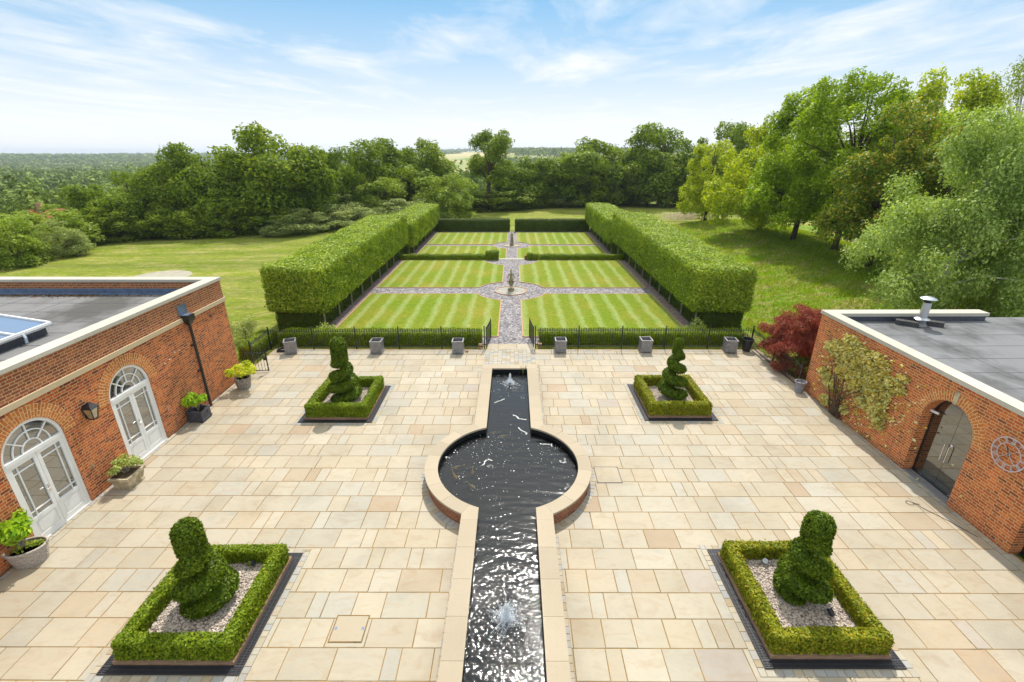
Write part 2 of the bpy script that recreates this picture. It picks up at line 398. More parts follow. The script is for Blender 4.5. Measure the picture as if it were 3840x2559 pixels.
def glass_mat(name, tint, refl, rough=.02):
    t = NT(name)
    d = t.principled(t.mix(t.noise(.9, 3, .5, t.pos()), tint, tuple(x*.5 for x in tint)), .1, .5)
    g = t.n('BsdfGlossy'); g.inputs['Roughness'].default_value = rough; g.inputs['Color'].default_value = (.85, .86, .85, 1)
    lw = t.n('LayerWeight'); lw.inputs[0].default_value = .35
    k = t.math('ADD', t.math('MULTIPLY', lw.outputs[0], 1-refl), refl, clamp=True)
    ms = t.n('MixShader'); t.set(ms.inputs[0], k); t.t.links.new(d, ms.inputs[1]); t.t.links.new(g.outputs[0], ms.inputs[2])
    return t.done(ms.outputs[0])
M['glass'] = glass_mat('window_glass', (.05, .055, .06), .28)
M['glass_bronze'] = glass_mat('bronze_tinted_glass', (.025, .023, .018), .17)
M['glass_roof'] = glass_mat('rooflight_glass', (.09, .17, .33), .2)
M['glass_lamp'] = glass_mat('lantern_glass', (.45, .38, .20), .2)

def water_mat():
    t = NT('dark_pond_water'); p = t.pos()
    sx = t.n('SeparateXYZ'); t.set(sx.inputs[0], p); X, Y = sx.outputs[0], sx.outputs[1]
    nb = t.bump(t.noise(38, 3, .6, p, .5), .35, .006)
    tr = t.n('BsdfTransparent'); tr.inputs[0].default_value = (.42, .44, .43, 1)
    df = t.principled((.011, .014, .018), .3, .2)
    m1 = t.n('MixShader'); m1.inputs[0].default_value = .2; t.t.links.new(tr.outputs[0], m1.inputs[1]); t.t.links.new(df, m1.inputs[2])
    g = t.n('BsdfGlossy'); g.inputs['Roughness'].default_value = .05; g.inputs['Color'].default_value = (1, 1, 1, 1); t.set(g.inputs['Normal'], nb)
    fr = t.n('Fresnel'); fr.inputs['IOR'].default_value = 1.33; t.set(fr.inputs['Normal'], nb)
    ms = t.n('MixShader'); t.set(ms.inputs[0], t.math('ADD', t.math('MULTIPLY', fr.outputs[0], 1.2), .003, clamp=True))
    t.t.links.new(m1.outputs[0], ms.inputs[1]); t.t.links.new(g.outputs[0], ms.inputs[2])
    return t.done(ms.outputs[0])
M['water'] = water_mat()
M['liner'] = plain('pond_liner', (.005, .006, .0065), .6, .3, 0, .4, 5)
M['foam'] = plain('white_foam', (.80, .80, .78), .6, .3, 0, .05, 20)
def spray_mat():
    t = NT('water_spray'); d = t.n('BsdfTranslucent'); d.inputs[0].default_value = (.9, .93, .95, 1)
    p = t.principled((.85, .88, .9), .12, .6); ms = t.n('MixShader'); ms.inputs[0].default_value = .4
    t.t.links.new(p, ms.inputs[1]); t.t.links.new(d.outputs[0], ms.inputs[2]); return t.done(ms.outputs[0])
M['spray'] = spray_mat()
M['koi'] = plain('orange_koi', (.95, .45, .04), .4, .4, 0, .25, 14)
M['koi_pale'] = plain('pale_koi', (.90, .62, .18), .4, .4, 0, .3, 14)

M['box'] = leaf_mat('box_leaves', [(.045, .078, .004), (.105, .150, .007), (.17, .205, .010), (.065, .105, .005)], .28, bscale=2.0)
M['box_yel'] = leaf_mat('box_leaves_yellowed', [(.06, .085, .005), (.14, .16, .008), (.22, .21, .012), (.09, .118, .006), (.25, .18, .02)], .28, bscale=3.0)
M['yew'] = leaf_mat('yew_sprigs', [(.024, .045, .004), (.058, .092, .006), (.10, .138, .008), (.036, .064, .005)], .26, bscale=2.0)
M['yew_dk'] = leaf_mat('yew_hedge', [(.028, .045, .008), (.045, .070, .010), (.062, .085, .012), (.035, .055, .008)], .22, bscale=1.0)
M['hornbeam'] = leaf_mat('hornbeam_leaves', [(.055, .098, .008), (.12, .17, .012), (.185, .225, .02), (.07, .118, .010), (.24, .25, .04)], .30, spec=.25, rough=.5, gain=2.15, bscale=.8)
M['oak'] = leaf_mat('oak_leaves', [(.036, .062, .007), (.072, .104, .010), (.108, .138, .014), (.05, .08, .009)], .38, spec=.12, bscale=.25, gain=2.55)
M['oak_ol'] = leaf_mat('olive_oak_leaves', [(.044, .072, .008), (.080, .112, .012), (.120, .144, .016), (.058, .088, .010)], .38, spec=.12, bscale=.25, gain=2.55)
M['maple'] = leaf_mat('maple_leaves', [(.060, .100, .006), (.115, .165, .009), (.175, .215, .013), (.080, .125, .007)], .40, gain=2.5, bscale=.3)
M['maple_yel'] = leaf_mat('yellow_maple_leaves', [(.09, .125, .006), (.16, .195, .009), (.24, .245, .014), (.12, .155, .008)], .42, gain=2.5, bscale=.3)
M['maple_or'] = leaf_mat('copper_tipped_maple', [(.045, .080, .010), (.060, .098, .012), (.085, .12, .014), (.05, .085, .010), (.17, .16, .025), (.23, .15, .03)], .34, gain=2.5, bscale=.35)
M['birch'] = leaf_mat('birch_leaves', [(.082, .122, .040), (.130, .172, .060), (.178, .214, .088), (.10, .142, .046)], .34, gain=2.6, bscale=.4)
M['willow'] = leaf_mat('silver_willow_leaves', [(.085, .110, .042), (.13, .155, .065), (.17, .19, .09), (.10, .13, .05)], .3, gain=2.5, bscale=.4)
M['bush'] = leaf_mat('light_bush_leaves', [(.080, .115, .02), (.12, .16, .026), (.155, .19, .034), (.095, .13, .022)], .36, spec=.15, gain=2.2, bscale=.4)
M['acer'] = leaf_mat('red_acer_leaves', [(.19, .048, .038), (.29, .08, .065), (.38, .12, .095), (.22, .056, .046)], .4, (1.1, .6, .6), bscale=1.2, gain=1.15)
M['climber'] = leaf_mat('golden_climber_leaves', [(.31, .22, .045), (.54, .43, .14), (.70, .60, .32), (.42, .30, .06), (.16, .13, .018)], .3, (1.1, 1.0, .5), bscale=2.0)
M['potgreen'] = leaf_mat('fresh_pot_leaves', [(.10, .20, .012), (.16, .27, .016), (.22, .30, .02), (.12, .22, .014)], .42, bscale=3.0)
M['potyel'] = leaf_mat('lime_pot_leaves', [(.20, .27, .016), (.30, .34, .02), (.38, .36, .03), (.24, .28, .018)], .45, bscale=3.0)
M['potpale'] = leaf_mat('variegated_pot_leaves', [(.16, .20, .06), (.28, .30, .13), (.12, .17, .03), (.36, .36, .18)], .35, bscale=3.0)
M['reed'] = leaf_mat('reed_leaves', [(.12, .16, .04), (.18, .22, .06), (.24, .24, .09)], .35)
M['flower'] = leaf_mat('mauve_flowers', [(.36, .26, .34), (.46, .36, .42), (.30, .26, .22), (.26, .28, .10)], .3, (1, 1, 1))
M['far_wood'] = leaf_mat('far_wood_leaves', [(.040, .062, .016), (.062, .088, .020), (.088, .112, .026), (.05, .075, .018)], 0.10, spec=.05, bscale=.075, big=.85, gain=2.5)
M['grassblade'] = leaf_mat('rough_grass_blades', [(.11, .18, .008), (.16, .23, .012), (.24, .23, .05), (.13, .195, .01)], .4, bscale=.5)

# ------------------------------------------------------------------ camera, sun and sky
cam_d = bpy.data.cameras.new('camera'); cam = bpy.data.objects.new('camera', cam_d); COL.objects.link(cam)
cam.location = (.143, 0, 8.70)
cam.rotation_euler = (PI/2 - .3779, 0, .0026)
cam_d.sensor_width = 36; cam_d.lens = 1091.0/2353*36; cam_d.clip_start = .1; cam_d.clip_end = 20000
scene.camera = cam
sd = bpy.data.lights.new('sun', 'SUN'); sd.energy = 3.1; sd.angle = math.radians(.53); sd.color = (1, .955, .88)
sun = bpy.data.objects.new('sun', sd); COL.objects.link(sun)
sdir = Vector((math.sin(SUN_AZ)*math.cos(SUN_EL), math.cos(SUN_AZ)*math.cos(SUN_EL), math.sin(SUN_EL)))
sun.rotation_euler = sdir.to_track_quat('Z', 'Y').to_euler(); sun.location = sdir*60
w = bpy.data.worlds.new('World'); scene.world = w; w.use_nodes = True
wt = NT.__new__(NT); wt.t = w.node_tree; wt.t.nodes.clear()
wo = wt.t.nodes.new('ShaderNodeOutputWorld'); bg = wt.t.nodes.new('ShaderNodeBackground')
sky = wt.n('TexSky'); sky.sky_type = 'NISHITA'; sky.sun_disc = False; sky.sun_elevation = SUN_EL; sky.sun_rotation = SUN_AZ
sky.altitude = 100; sky.air_density = 1.0; sky.dust_density = .4; sky.ozone_density = 2.5
tc = wt.n('TexCoord'); dirv = tc.outputs['Generated']
sx = wt.n('SeparateXYZ'); wt.set(sx.inputs[0], dirv); dz = wt.math('MAXIMUM', sx.outputs[2], .035)
cv = wt.n('CombineXYZ'); wt.set(cv.inputs[0], wt.math('DIVIDE', sx.outputs[0], dz)); wt.set(cv.inputs[1], wt.math('DIVIDE', sx.outputs[1], dz))
c1 = wt.noise(.30, 8, .60, wt.mapv(cv.outputs[0], (.75, .36, 1), (0, 0, -.5), (2.2, .6, 0)), .7)
c2 = wt.noise(1.0, 7, .62, wt.mapv(cv.outputs[0], (1, .45, 1), (0, 0, -.6), (7.1, 3.0, 0)), .5)
cm = wt.ramp(wt.math('ADD', wt.math('MULTIPLY', c1, .56), wt.math('MULTIPLY', c2, .44)), [(.47, (0, 0, 0)), (.54, (.4, .4, .4)), (.62, (.95, .95, .95))])
hz = wt.ramp(sx.outputs[2], [(.0, (1, 1, 1)), (.045, (.92, .92, .92)), (.10, (.62, .62, .62)), (.16, (.30, .30, .30)), (.25, (.0, .0, .0))])
cov = wt.math('SUBTRACT', 1.0, wt.math('MULTIPLY', wt.math('SUBTRACT', 1.0, cm), wt.math('SUBTRACT', 1.0, hz)))
SKYB = (1.4, 3.5, 5.6); CLD = (6.7, 6.85, 6.95)
blue = wt.mix(.80, sky.outputs[0], SKYB)
# unseen bright sky added high overhead, above the view, as fill light
sky_fill = wt.ramp(sx.outputs[2], [(.30, (0, 0, 0)), (.60, (1, 1, 1))])
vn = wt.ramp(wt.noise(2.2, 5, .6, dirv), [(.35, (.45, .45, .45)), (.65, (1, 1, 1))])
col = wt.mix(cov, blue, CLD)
col = wt.mix(wt.math('MULTIPLY', sky_fill, vn), col, (9.5, 9.5, 9.3))
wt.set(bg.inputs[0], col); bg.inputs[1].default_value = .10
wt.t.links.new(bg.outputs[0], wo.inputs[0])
scene.view_settings.view_transform = 'Standard'; scene.view_settings.look = 'None'
scene.view_settings.exposure = .62; scene.view_settings.gamma = 1
scene.cycles.max_bounces = 8; scene.cycles.transparent_max_bounces = 16
scene.cycles.use_adaptive_sampling = True; scene.cycles.adaptive_threshold = .02
scene.cycles.use_denoising = True

# ------------------------------------------------------------------ terrain
def sstep(a, b, x):
    t = np.clip((x-a)/(b-a), 0, 1); return t*t*(3-2*t)
def terrain(X, Y):
    X = np.asarray(X, float); Y = np.asarray(Y, float)
    low = sstep(41.3, 42.2, Y)
    z = -.06 - .50*low
    side = np.maximum(sstep(12.7, 15, np.abs(X)), sstep(60, 66, Y))
    fieldz = -.45 - .012*np.clip(-X-14, 0, 60) - .006*np.clip(Y-40, 0, 60)
    z = z*(1-side) + fieldz*side
    # bank with the row of trees on the right
    z = z + 1.15*np.exp(-((X-27)/6.5)**2)*sstep(12, 24, Y)*(1-sstep(58, 72, Y))
    z = z + .35*sstep(13, 19, X)*sstep(14, 22, Y)*(1-sstep(60, 75, Y))
    # valley beyond the tree belt and the hills at the horizon
    R = np.sqrt(X*X + Y*Y); left = 1-sstep(-.42, -.02, X/np.maximum(R, 1))
    z = z - sstep(78, 190, R)*20*left - sstep(90, 260, R)*13*(1-left)
    z = z + sstep(420, 1300, R)*20*(1-left) + sstep(900, 2600, R)*11*left + sstep(1300, 3200, R)*9*(1-left)
    z = z + sstep(110, 300, R)*(1.6*np.sin(X/67.)*np.cos(Y/83.) + left*3.2*np.sin(R/46.+X/140.)*np.exp(-R/900.) + 2.5*np.sin(R/150.+X/260.))
    # a level seat under the buildings and patio
    return z
def tz(x, y): return float(terrain(x, y))
ax = np.concatenate([-np.geomspace(40, 5200, 34)[::-1], np.arange(-38, 38.1, 1.6), np.geomspace(40, 5200, 34)])
ay = np.concatenate([np.array([-40, -20, -8, 0]), np.arange(3, 40, 1.5), np.arange(40, 44, .35), np.arange(44, 100, 1.6), np.geomspace(101, 6500, 50)])
GX, GY = np.meshgrid(ax, ay); nx, ny = len(ax), len(ay)
V = np.stack([GX.ravel(), GY.ravel(), terrain(GX, GY).ravel()], 1)
ii = (np.arange(ny-1)[:, None]*nx + np.arange(nx-1)[None]).ravel()
ground = link('ground', np_mesh('ground', V, np.stack([ii, ii+1, ii+nx+1, ii+nx], 1)), M['field'], smooth=True)
tag(ground, kind='structure')

# ------------------------------------------------------------------ patio
XL, XR = -11.15, 11.46
def slabs(x0, x1, y0, y1, dep, lens, seed, gap=.017, z0=-.02, z1=0.0, axis='x', mat='paving', name='patio_paving', blocks=()):
    rng = random.Random(seed); b = MB(); rows = int(round((y1-y0)/dep)); last = set()
    for r in range(rows):
        ya, yb = y0+r*dep+gap/2, y0+(r+1)*dep-gap/2
        x = x0 - rng.random()*.5
        while x < x1:
            L = rng.choice(lens); xa, xb = max(x, x0)+gap/2, min(x+L, x1)-gap/2; x += L
            if xb-xa < .05: continue
            if any(xa > k[0] and xb < k[1] and ya > k[2] and yb < k[3] for k in blocks): continue
            e = .006; dzz = rng.uniform(-.0015, .0015); jj = [rng.uniform(-.003, .003) for _ in range(8)]
            q = [(xa+jj[0], ya+jj[1]), (xb+jj[2], ya+jj[3]), (xb+jj[4], yb+jj[5]), (xa+jj[6], yb+jj[7])]
            ins = [(q[0][0]+e, q[0][1]+e), (q[1][0]-e, q[1][1]+e), (q[2][0]-e, q[2][1]-e), (q[3][0]+e, q[3][1]-e)]
            if axis == 'y': q = [(c[1], c[0]) for c in q][::-1]; ins = [(c[1], c[0]) for c in ins][::-1]
            vs = [(c[0], c[1], z0) for c in q] + [(c[0], c[1], z1-.004) for c in q] + [(c[0], c[1], z1+dzz) for c in ins]
            fs = [(8, 9, 10, 11)] + [(i, (i+1) % 4, 4+(i+1) % 4, 4+i) for i in range(4)] + [(4+i, 4+(i+1) % 4, 8+(i+1) % 4, 8+i) for i in range(4)]
            b.add(vs, fs)
    return b
pool_blocks = [(-2.2, 2.2, 9.4, 13.4), (-.9, .9, -9, 17.6)]
slabs(XL-.05, XR+.35, 19.615-.61*33, 19.615+.61*2, .61, [.30, .30, .46, .61, .61, .61, .76, .92, .92], 5, blocks=pool_blocks).build('patio_paving', M['paving'])
tag(bpy.data.objects['patio_paving'], kind='structure')
b = MB()
b.box(XL-.06, -1, -.05, -2.2, 20.9, -.006); b.box(2.2, -1, -.05, XR+.4, 20.9, -.006)
b.box(-2.2, -1, -.05, -.9, 9.8, -.006); b.box(.9, -1, -.05, 2.2, 9.8, -.006)
b.box(-2.2, 13.0, -.05, -.9, 20.9, -.006); b.box(.9, 13.0, -.05, 2.2, 20.9, -.006); b.box(-.9, 17.8, -.05, .9, 20.9, -.006)
tag(b.build('patio_bed', M['pointing']), kind='structure')
# setts: along the channel, the walls, and the block between the pool and the gates
st = MB(); sb = MB()
def sett_strip(x0, x1, y0, y1, along, L, W, seed, z=.008):
    rng = random.Random(seed); sb.box(x0, y0, -.002, x1, y1, z-.005)
    n = max(1, round(((x1-x0) if along == 'y' else (y1-y0))/W)); wdt = ((x1-x0) if along == 'y' else (y1-y0))/n
    for k in range(n):
        p, e = (y0, y1) if along == 'y' else (x0, x1)
        while p < e-.02:
            l = min(L*rng.uniform(.75, 1.3), e-p)
            if along == 'y': st.box(x0+k*wdt+.006, p+.006, z-.008, x0+(k+1)*wdt-.006, p+l-.006, z+rng.uniform(-.002, .003), skip=('b',))
            else: st.box(p+.006, y0+k*wdt+.006, z-.008, p+l-.006, y0+(k+1)*wdt-.006, z+rng.uniform(-.002, .003), skip=('b',))
            p += l
sett_strip(XL+.01, XL+.13, 5, 17.7, 'y', .17, .12, 1)
sett_strip(1.15, 1.25, 4, 9.0, 'y', .15, .1, 2); sett_strip(1.15, 1.25, 14.0, 19.1, 'y', .15, .1, 3)
sett_strip(-1.22, -1.15, 4, 9.0, 'y', .15, .07, 4); sett_strip(-1.22, -1.15, 14.0, 19.1, 'y', .15, .07, 8)
sett_strip(-1.13, 1.15, 18.30, 20.85, 'y', .155, .19, 6)
sett_strip(XR+.05, XR+.19, 5, 16.6, 'y', .17, .14, 7)
for k in range(5): sett_strip(-11.0+k*2.0, -9.06+k*2.0, 20.62, 20.76, 'x', .2, .14, 20+k); sett_strip(1.3+k*2.0, 3.24+k*2.0, 20.62, 20.76, 'x', .2, .14, 30+k)
b = slabs(-1.1, 1.2, 20.86, 21.55, .69, [.6, .75, .9], 9); tag(b.build('threshold_paving', M['paving']), kind='structure')
tag(MB().box(-1.1, 20.86, -.05, 1.2, 21.55, -.006).build('threshold_bed', M['pointing']), kind='structure')
# setts round the circular wall
for k in range(-24, 110):
    a0 = 2*PI*k/96; a1 = 2*PI*(k+1)/96
    for r0, r1 in ((2.33, 2.50),):
        g = .003
        q = [(r*math.cos(a), 11.4+r*math.sin(a)) for r, a in ((r0+g, a0+g), (r1-g, a0+g), (r1-g, a1-g), (r0+g, a1-g))]
        if k < 72 and all(abs(c[0]) > 1.2 for c in q): st.prism(q, .002, .010)
# pale strip of path past the corner of the left building
b = slabs(-16.5, XL-.07, 17.95, 19.17, .61, [.6, .9], 10); tag(b.build('side_path', M['paving']), kind='structure')
tag(MB().box(-16.5, 17.93, -.06, XL-.065, 19.2, -.006).build('side_path_bed', M['pointing']), kind='structure')

# ------------------------------------------------------------------ topiary beds
BEDS = [(-6.03, 7.06, 'near left'), (5.99, 7.20, 'near right'), (-6.03, 15.6, 'far left'), (6.02, 15.75, 'far right')]
HX, HY = 1.11, 1.22
def box_leaves(rng, dims, dens, size, bulge=.03, ratio=.62, wav=.02, bottom=False, seedw=0, tilt=.42):
    """leaf cloud on the surface of a box x0,x1,y0,y1,z0,z1"""
    x0, x1, y0, y1, z0, z1 = dims
    P = []; N = []
    faces = [('x', x0, -1), ('x', x1, 1), ('y', y0, -1), ('y', y1, 1), ('z', z1, 1)] + ([('z', z0, -1)] if bottom else [])
    for axn, val, sg in faces:
        A = {'x': (y1-y0)*(z1-z0), 'y': (x1-x0)*(z1-z0), 'z': (x1-x0)*(y1-y0)}[axn]
        n = int(A*dens); u = rng.random((n, 2)); p = np.empty((n, 3)); nn = np.zeros((n, 3))
        if axn == 'x': p[:, 0] = val; p[:, 1] = y0+u[:, 0]*(y1-y0); p[:, 2] = z0+u[:, 1]*(z1-z0); nn[:, 0] = sg
        if axn == 'y': p[:, 1] = val; p[:, 0] = x0+u[:, 0]*(x1-x0); p[:, 2] = z0+u[:, 1]*(z1-z0); nn[:, 1] = sg
        if axn == 'z': p[:, 2] = val; p[:, 0] = x0+u[:, 0]*(x1-x0); p[:, 1] = y0+u[:, 1]*(y1-y0); nn[:, 2] = sg
        P.append(p); N.append(nn)
    P = np.concatenate(P); N = np.concatenate(N)
    # round the edges and corners
    c = np.array([(x0+x1)/2, (y0+y1)/2, (z0+z1)/2]); hd = np.array([(x1-x0)/2, (y1-y0)/2, (z1-z0)/2])
    rr = min(hd.min()*.5, .10 if size < .08 else .16)
    q = P-c; inner = np.clip(q, -(hd-rr), hd-rr)
    if not bottom: inner[:, 2] = np.where(q[:, 2] < 0, q[:, 2], inner[:, 2])
    d = q-inner; dn = np.linalg.norm(d, axis=1, keepdims=True)+1e-9
    P = c + inner + d/dn*rr*np.minimum(1, dn/rr + 0.0) if False else c + inner + d/np.maximum(dn/rr, 1)
    N = unit(d/dn + N*.25)
    f = wav*(np.sin(P[:, 0]*5.1+seedw)*np.cos(P[:, 1]*4.3+seedw*2) + np.sin(P[:, 2]*7+P[:, 1]*2.1+P[:, 0]*1.7))
    P = P + N*(f[:, None] + (rng.random((len(P), 1))-.35)*bulge*2 + (rng.random((len(P), 1)) < .06)*rng.random((len(P), 1))*bulge*2.2)
    return P, unit(N + rng.normal(size=P.shape)*tilt)
def core_box(dims, ins, bot=0.0):
    x0, x1, y0, y1, z0, z1 = dims
    b = MB().box(x0+ins, y0+ins, z0+bot, x1-ins, y1-ins, z1-ins)
    return np.array(b.v), np.array(b.f)

def spiral_geo(rng, H, R0, R1, zb, turns, top_h, hand, ph0, n=15000, size=.055, depth=.92):
    def prof(z):
        t = np.clip((z-zb)/(H-zb), 0, 1)
        R = R1 + (R0-R1)*np.clip((H-top_h*.85-z)/(H-top_h*.85-zb), 0, 1)**.85
        zt = np.clip((H-z)/(R1*1.05), 0, 1); R = R*np.sqrt(np.clip(1-(1-zt)**2, .0, 1))
        zl = np.clip((z-zb)/.16, 0, 1); R = R*(.72+.28*zl)
        return R
    zsp = H-top_h
    def surf(z, th):
        pitch = (zsp-zb)/turns
        f = np.mod((z-zb)/pitch - hand*th/(2*PI) + ph0, 1.0)
        gw = .30 if H < 2.2 else .18; fg = np.clip((f-gw)/(1-gw), 0, 1); bul = np.clip(1-np.abs(2*fg-1)**3.0, 0, 1)**.6
        g = 1-depth*(1-bul)*np.clip((zsp+.12-z)/.2, 0, 1)
        # cut right under the bullet
        return prof(z)*g
    z = zb + (H-zb)*rng.random(n); th = 2*PI*rng.random(n)
    keep = rng.random(n) < np.clip(prof(z)/R0+.15, 0, 1); z, th = z[keep], th[keep]
    r = surf(z, th); e = .02
    dz = (surf(z+e, th)-surf(z-e, th))/(2*e); dt = (surf(z, th+e)-surf(z, th-e))/(2*e)
    er = np.stack([np.cos(th), np.sin(th), 0*th], 1); et = np.stack([-np.sin(th), np.cos(th), 0*th], 1)
    N = unit(er - et*(dt/np.maximum(r, .05))[:, None] - np.array([0, 0, 1.])*dz[:, None])
    P = er*r[:, None]; P[:, 2] = z; P = P + N*((rng.random((len(P), 1))-.5)*.055)
    pit_ = (zsp-zb)/turns; off = lambda zz: (.075*R0*np.clip((zsp-zz)/(zsp-zb), 0, 1)**.6)[..., None]*np.stack([np.cos(2*PI*hand*((zz-zb)/pit_+ph0-.6)), np.sin(2*PI*hand*((zz-zb)/pit_+ph0-.6))], -1)
    P[:, :2] += off(z)
    L1 = leaf_geo(P, unit(N + rng.normal(size=P.shape)*.6), size, rng, .5, .3, along=N*.9+np.array([0, 0, .35]))
    # solid heart
    nz, nt = 60, 40
    zz = np.linspace(zb+.01, H-.03, nz); tt = np.linspace(0, 2*PI, nt, endpoint=False)
    ZZ, TT = np.meshgrid(zz, tt, indexing='ij'); RR = np.maximum(surf(ZZ, TT)-.045, .01)
    Vc = np.stack([RR*np.cos(TT), RR*np.sin(TT), ZZ], -1).reshape(-1, 3)
    Vc[:, :2] += off(ZZ.ravel())
    i, j = np.meshgrid(np.arange(nz-1), np.arange(nt), indexing='ij'); j2 = (j+1) % nt
    Fc = np.stack([i*nt+j, i*nt+j2, (i+1)*nt+j2, (i+1)*nt+j], -1).reshape(-1, 4)
    return join_geo([L1, (Vc, Fc)])

rng = np.random.default_rng(11)
# pebbles: one shared mesh
def pebble_mesh(hx, hy, n, seed):
    rg = np.random.default_rng(seed)
    oc = np.array([(1,0,0),(-1,0,0),(0,1,0),(0,-1,0),(0,0,1),(0,0,-1)], float)
    fo = np.array([(0,2,4),(2,1,4),(1,3,4),(3,0,4),(2,0,5),(1,2,5),(3,1,5),(0,3,5)])
    # one subdivision so pebbles are round
    vs = [tuple(v) for v in oc]; fs = []
    def mid(a, b):
        m = np.array(vs[a])+np.array(vs[b]); m /= np.linalg.norm(m); m = tuple(m)
        if m not in vs: vs.append(m)
        return vs.index(m)
    for a, b2, c in fo:
        ab, bc, ca = mid(a, b2), mid(b2, c), mid(c, a); fs += [(a, ab, ca), (ab, b2, bc), (ca, bc, c), (ab, bc, ca)]
    oc = np.array(vs); fo = np.array(fs); k = len(oc)
    P = np.stack([rg.uniform(-hx, hx, n), rg.uniform(-hy, hy, n), rg.uniform(-.012, .012, n)], 1)
    S = np.stack([rg.uniform(.016, .034, n), rg.uniform(.012, .024, n), rg.uniform(.009, .016, n)], 1)
    A = rg.uniform(0, 2*PI, n); ca, sa = np.cos(A), np.sin(A)
    Q = oc[None]*S[:, None, :]
    V = np.stack([Q[..., 0]*ca[:, None]-Q[..., 1]*sa[:, None], Q[..., 0]*sa[:, None]+Q[..., 1]*ca[:, None], Q[..., 2]], -1)+P[:, None]
    F = (fo[None]+(np.arange(n)*k)[:, None, None]).reshape(-1, 3)
    return np_mesh('pebble_mulch', V.reshape(-1, 3), F)
pm = pebble_mesh(.86, .97, 4600, 3)
kerb = MB(); kw = .10
kerb.box(-HX, -HY, 0, HX, -HY+kw, .10); kerb.box(-HX, HY-kw, 0, HX, HY, .10)
kerb.box(-HX, -HY+kw, 0, -HX+kw, HY-kw, .10); kerb.box(HX-kw, -HY+kw, 0, HX, HY-kw, .10)
soil = MB().box(-HX+kw, -HY+kw, 0, HX-kw, HY-kw, .07)
edg = MB()
for sx_, sy_ in ((0, -1), (0, 1)): edg.box(-.90, sy_*1.0-.015, .07, .90, sy_*1.0+.015, .215)
for sx_ in (-1, 1): edg.box(sx_*.885-.015, -.985, .07, sx_*.885+.015, .985, .2135)
pebb_base = MB().box(-.87, -.985, .07, .87, .985, .165)
gr = MB(); gv = MB(); gw0, gw1 = .01, .17
gv.prism([(-HX-gw1, -HY-gw1), (HX+gw1, -HY-gw1), (HX+gw1, HY+gw1), (-HX-gw1, HY+gw1)], .001, .006)
for s in (-1, 1):
    for o0, o1 in ((gw0, gw0+.012), (.085, .097), (gw1-.012, gw1)):
        a, c = sorted((s*(HX+o0), s*(HX+o1))); gr.box(a, -HY-gw1, .006, c, HY+gw1, .020)
        a, c = sorted((s*(HY+o0), s*(HY+o1))); gr.box(-HX-gw1, a, .006, HX+gw1, c, .0195)
    n = int(2*(HY+gw1)/.03)
    for k in range(n):
        y = -HY-gw1+(k+.5)*2*(HY+gw1)/n; a, c = sorted((s*(HX+gw0+.012), s*(HX+gw1-.012))); gr.box(a, y-.008, .007, c, y+.008, .0185, skip=('b',))
    n = int(2*HX/.03)
    for k in range(n):
        x = -HX+(k+.5)*2*HX/n; a, c = sorted((s*(HY+gw0+.012), s*(HY+gw1-.012))); gr.box(x-.008, a, .007, x+.008, c, .018, skip=('b',))
spec = {  # H, base radius, top radius, turns, bullet height, hand, phase
 'near left': (2.22, .58, .235, 2.3, .84, 1, .30), 'near right': (2.28, .53, .24, 2.6, .70, -1, .15),
 'far left': (2.64, .60, .26, 3.0, .95, 1, .20), 'far right': (2.56, .54, .15, 3.6, .45, -1, .45)}
look = {'near left': 'stout spiral yew with one fat rounded top, nearest bed left of the channel',
 'near right': 'stout spiral yew with a domed top and stacked tiers, nearest bed right of the channel',
 'far left': 'slender spiral yew with a tall barrel top, in the far left bed',
 'far right': 'ragged pointed cone of spiral yew standing in the far bed towards the right railing'}
hl = {'near left': 'bright green clipped box hedge square around the stout spiral nearest the glazed white doors',
 'near right': 'yellowish green clipped box hedge square in the foreground on the clock wall side',
 'far left': 'dense green clipped box hedge square around the slender barrel topped spiral',
 'far right': 'patchy yellow green box hedge square around the ragged pointed spiral'}
first = None
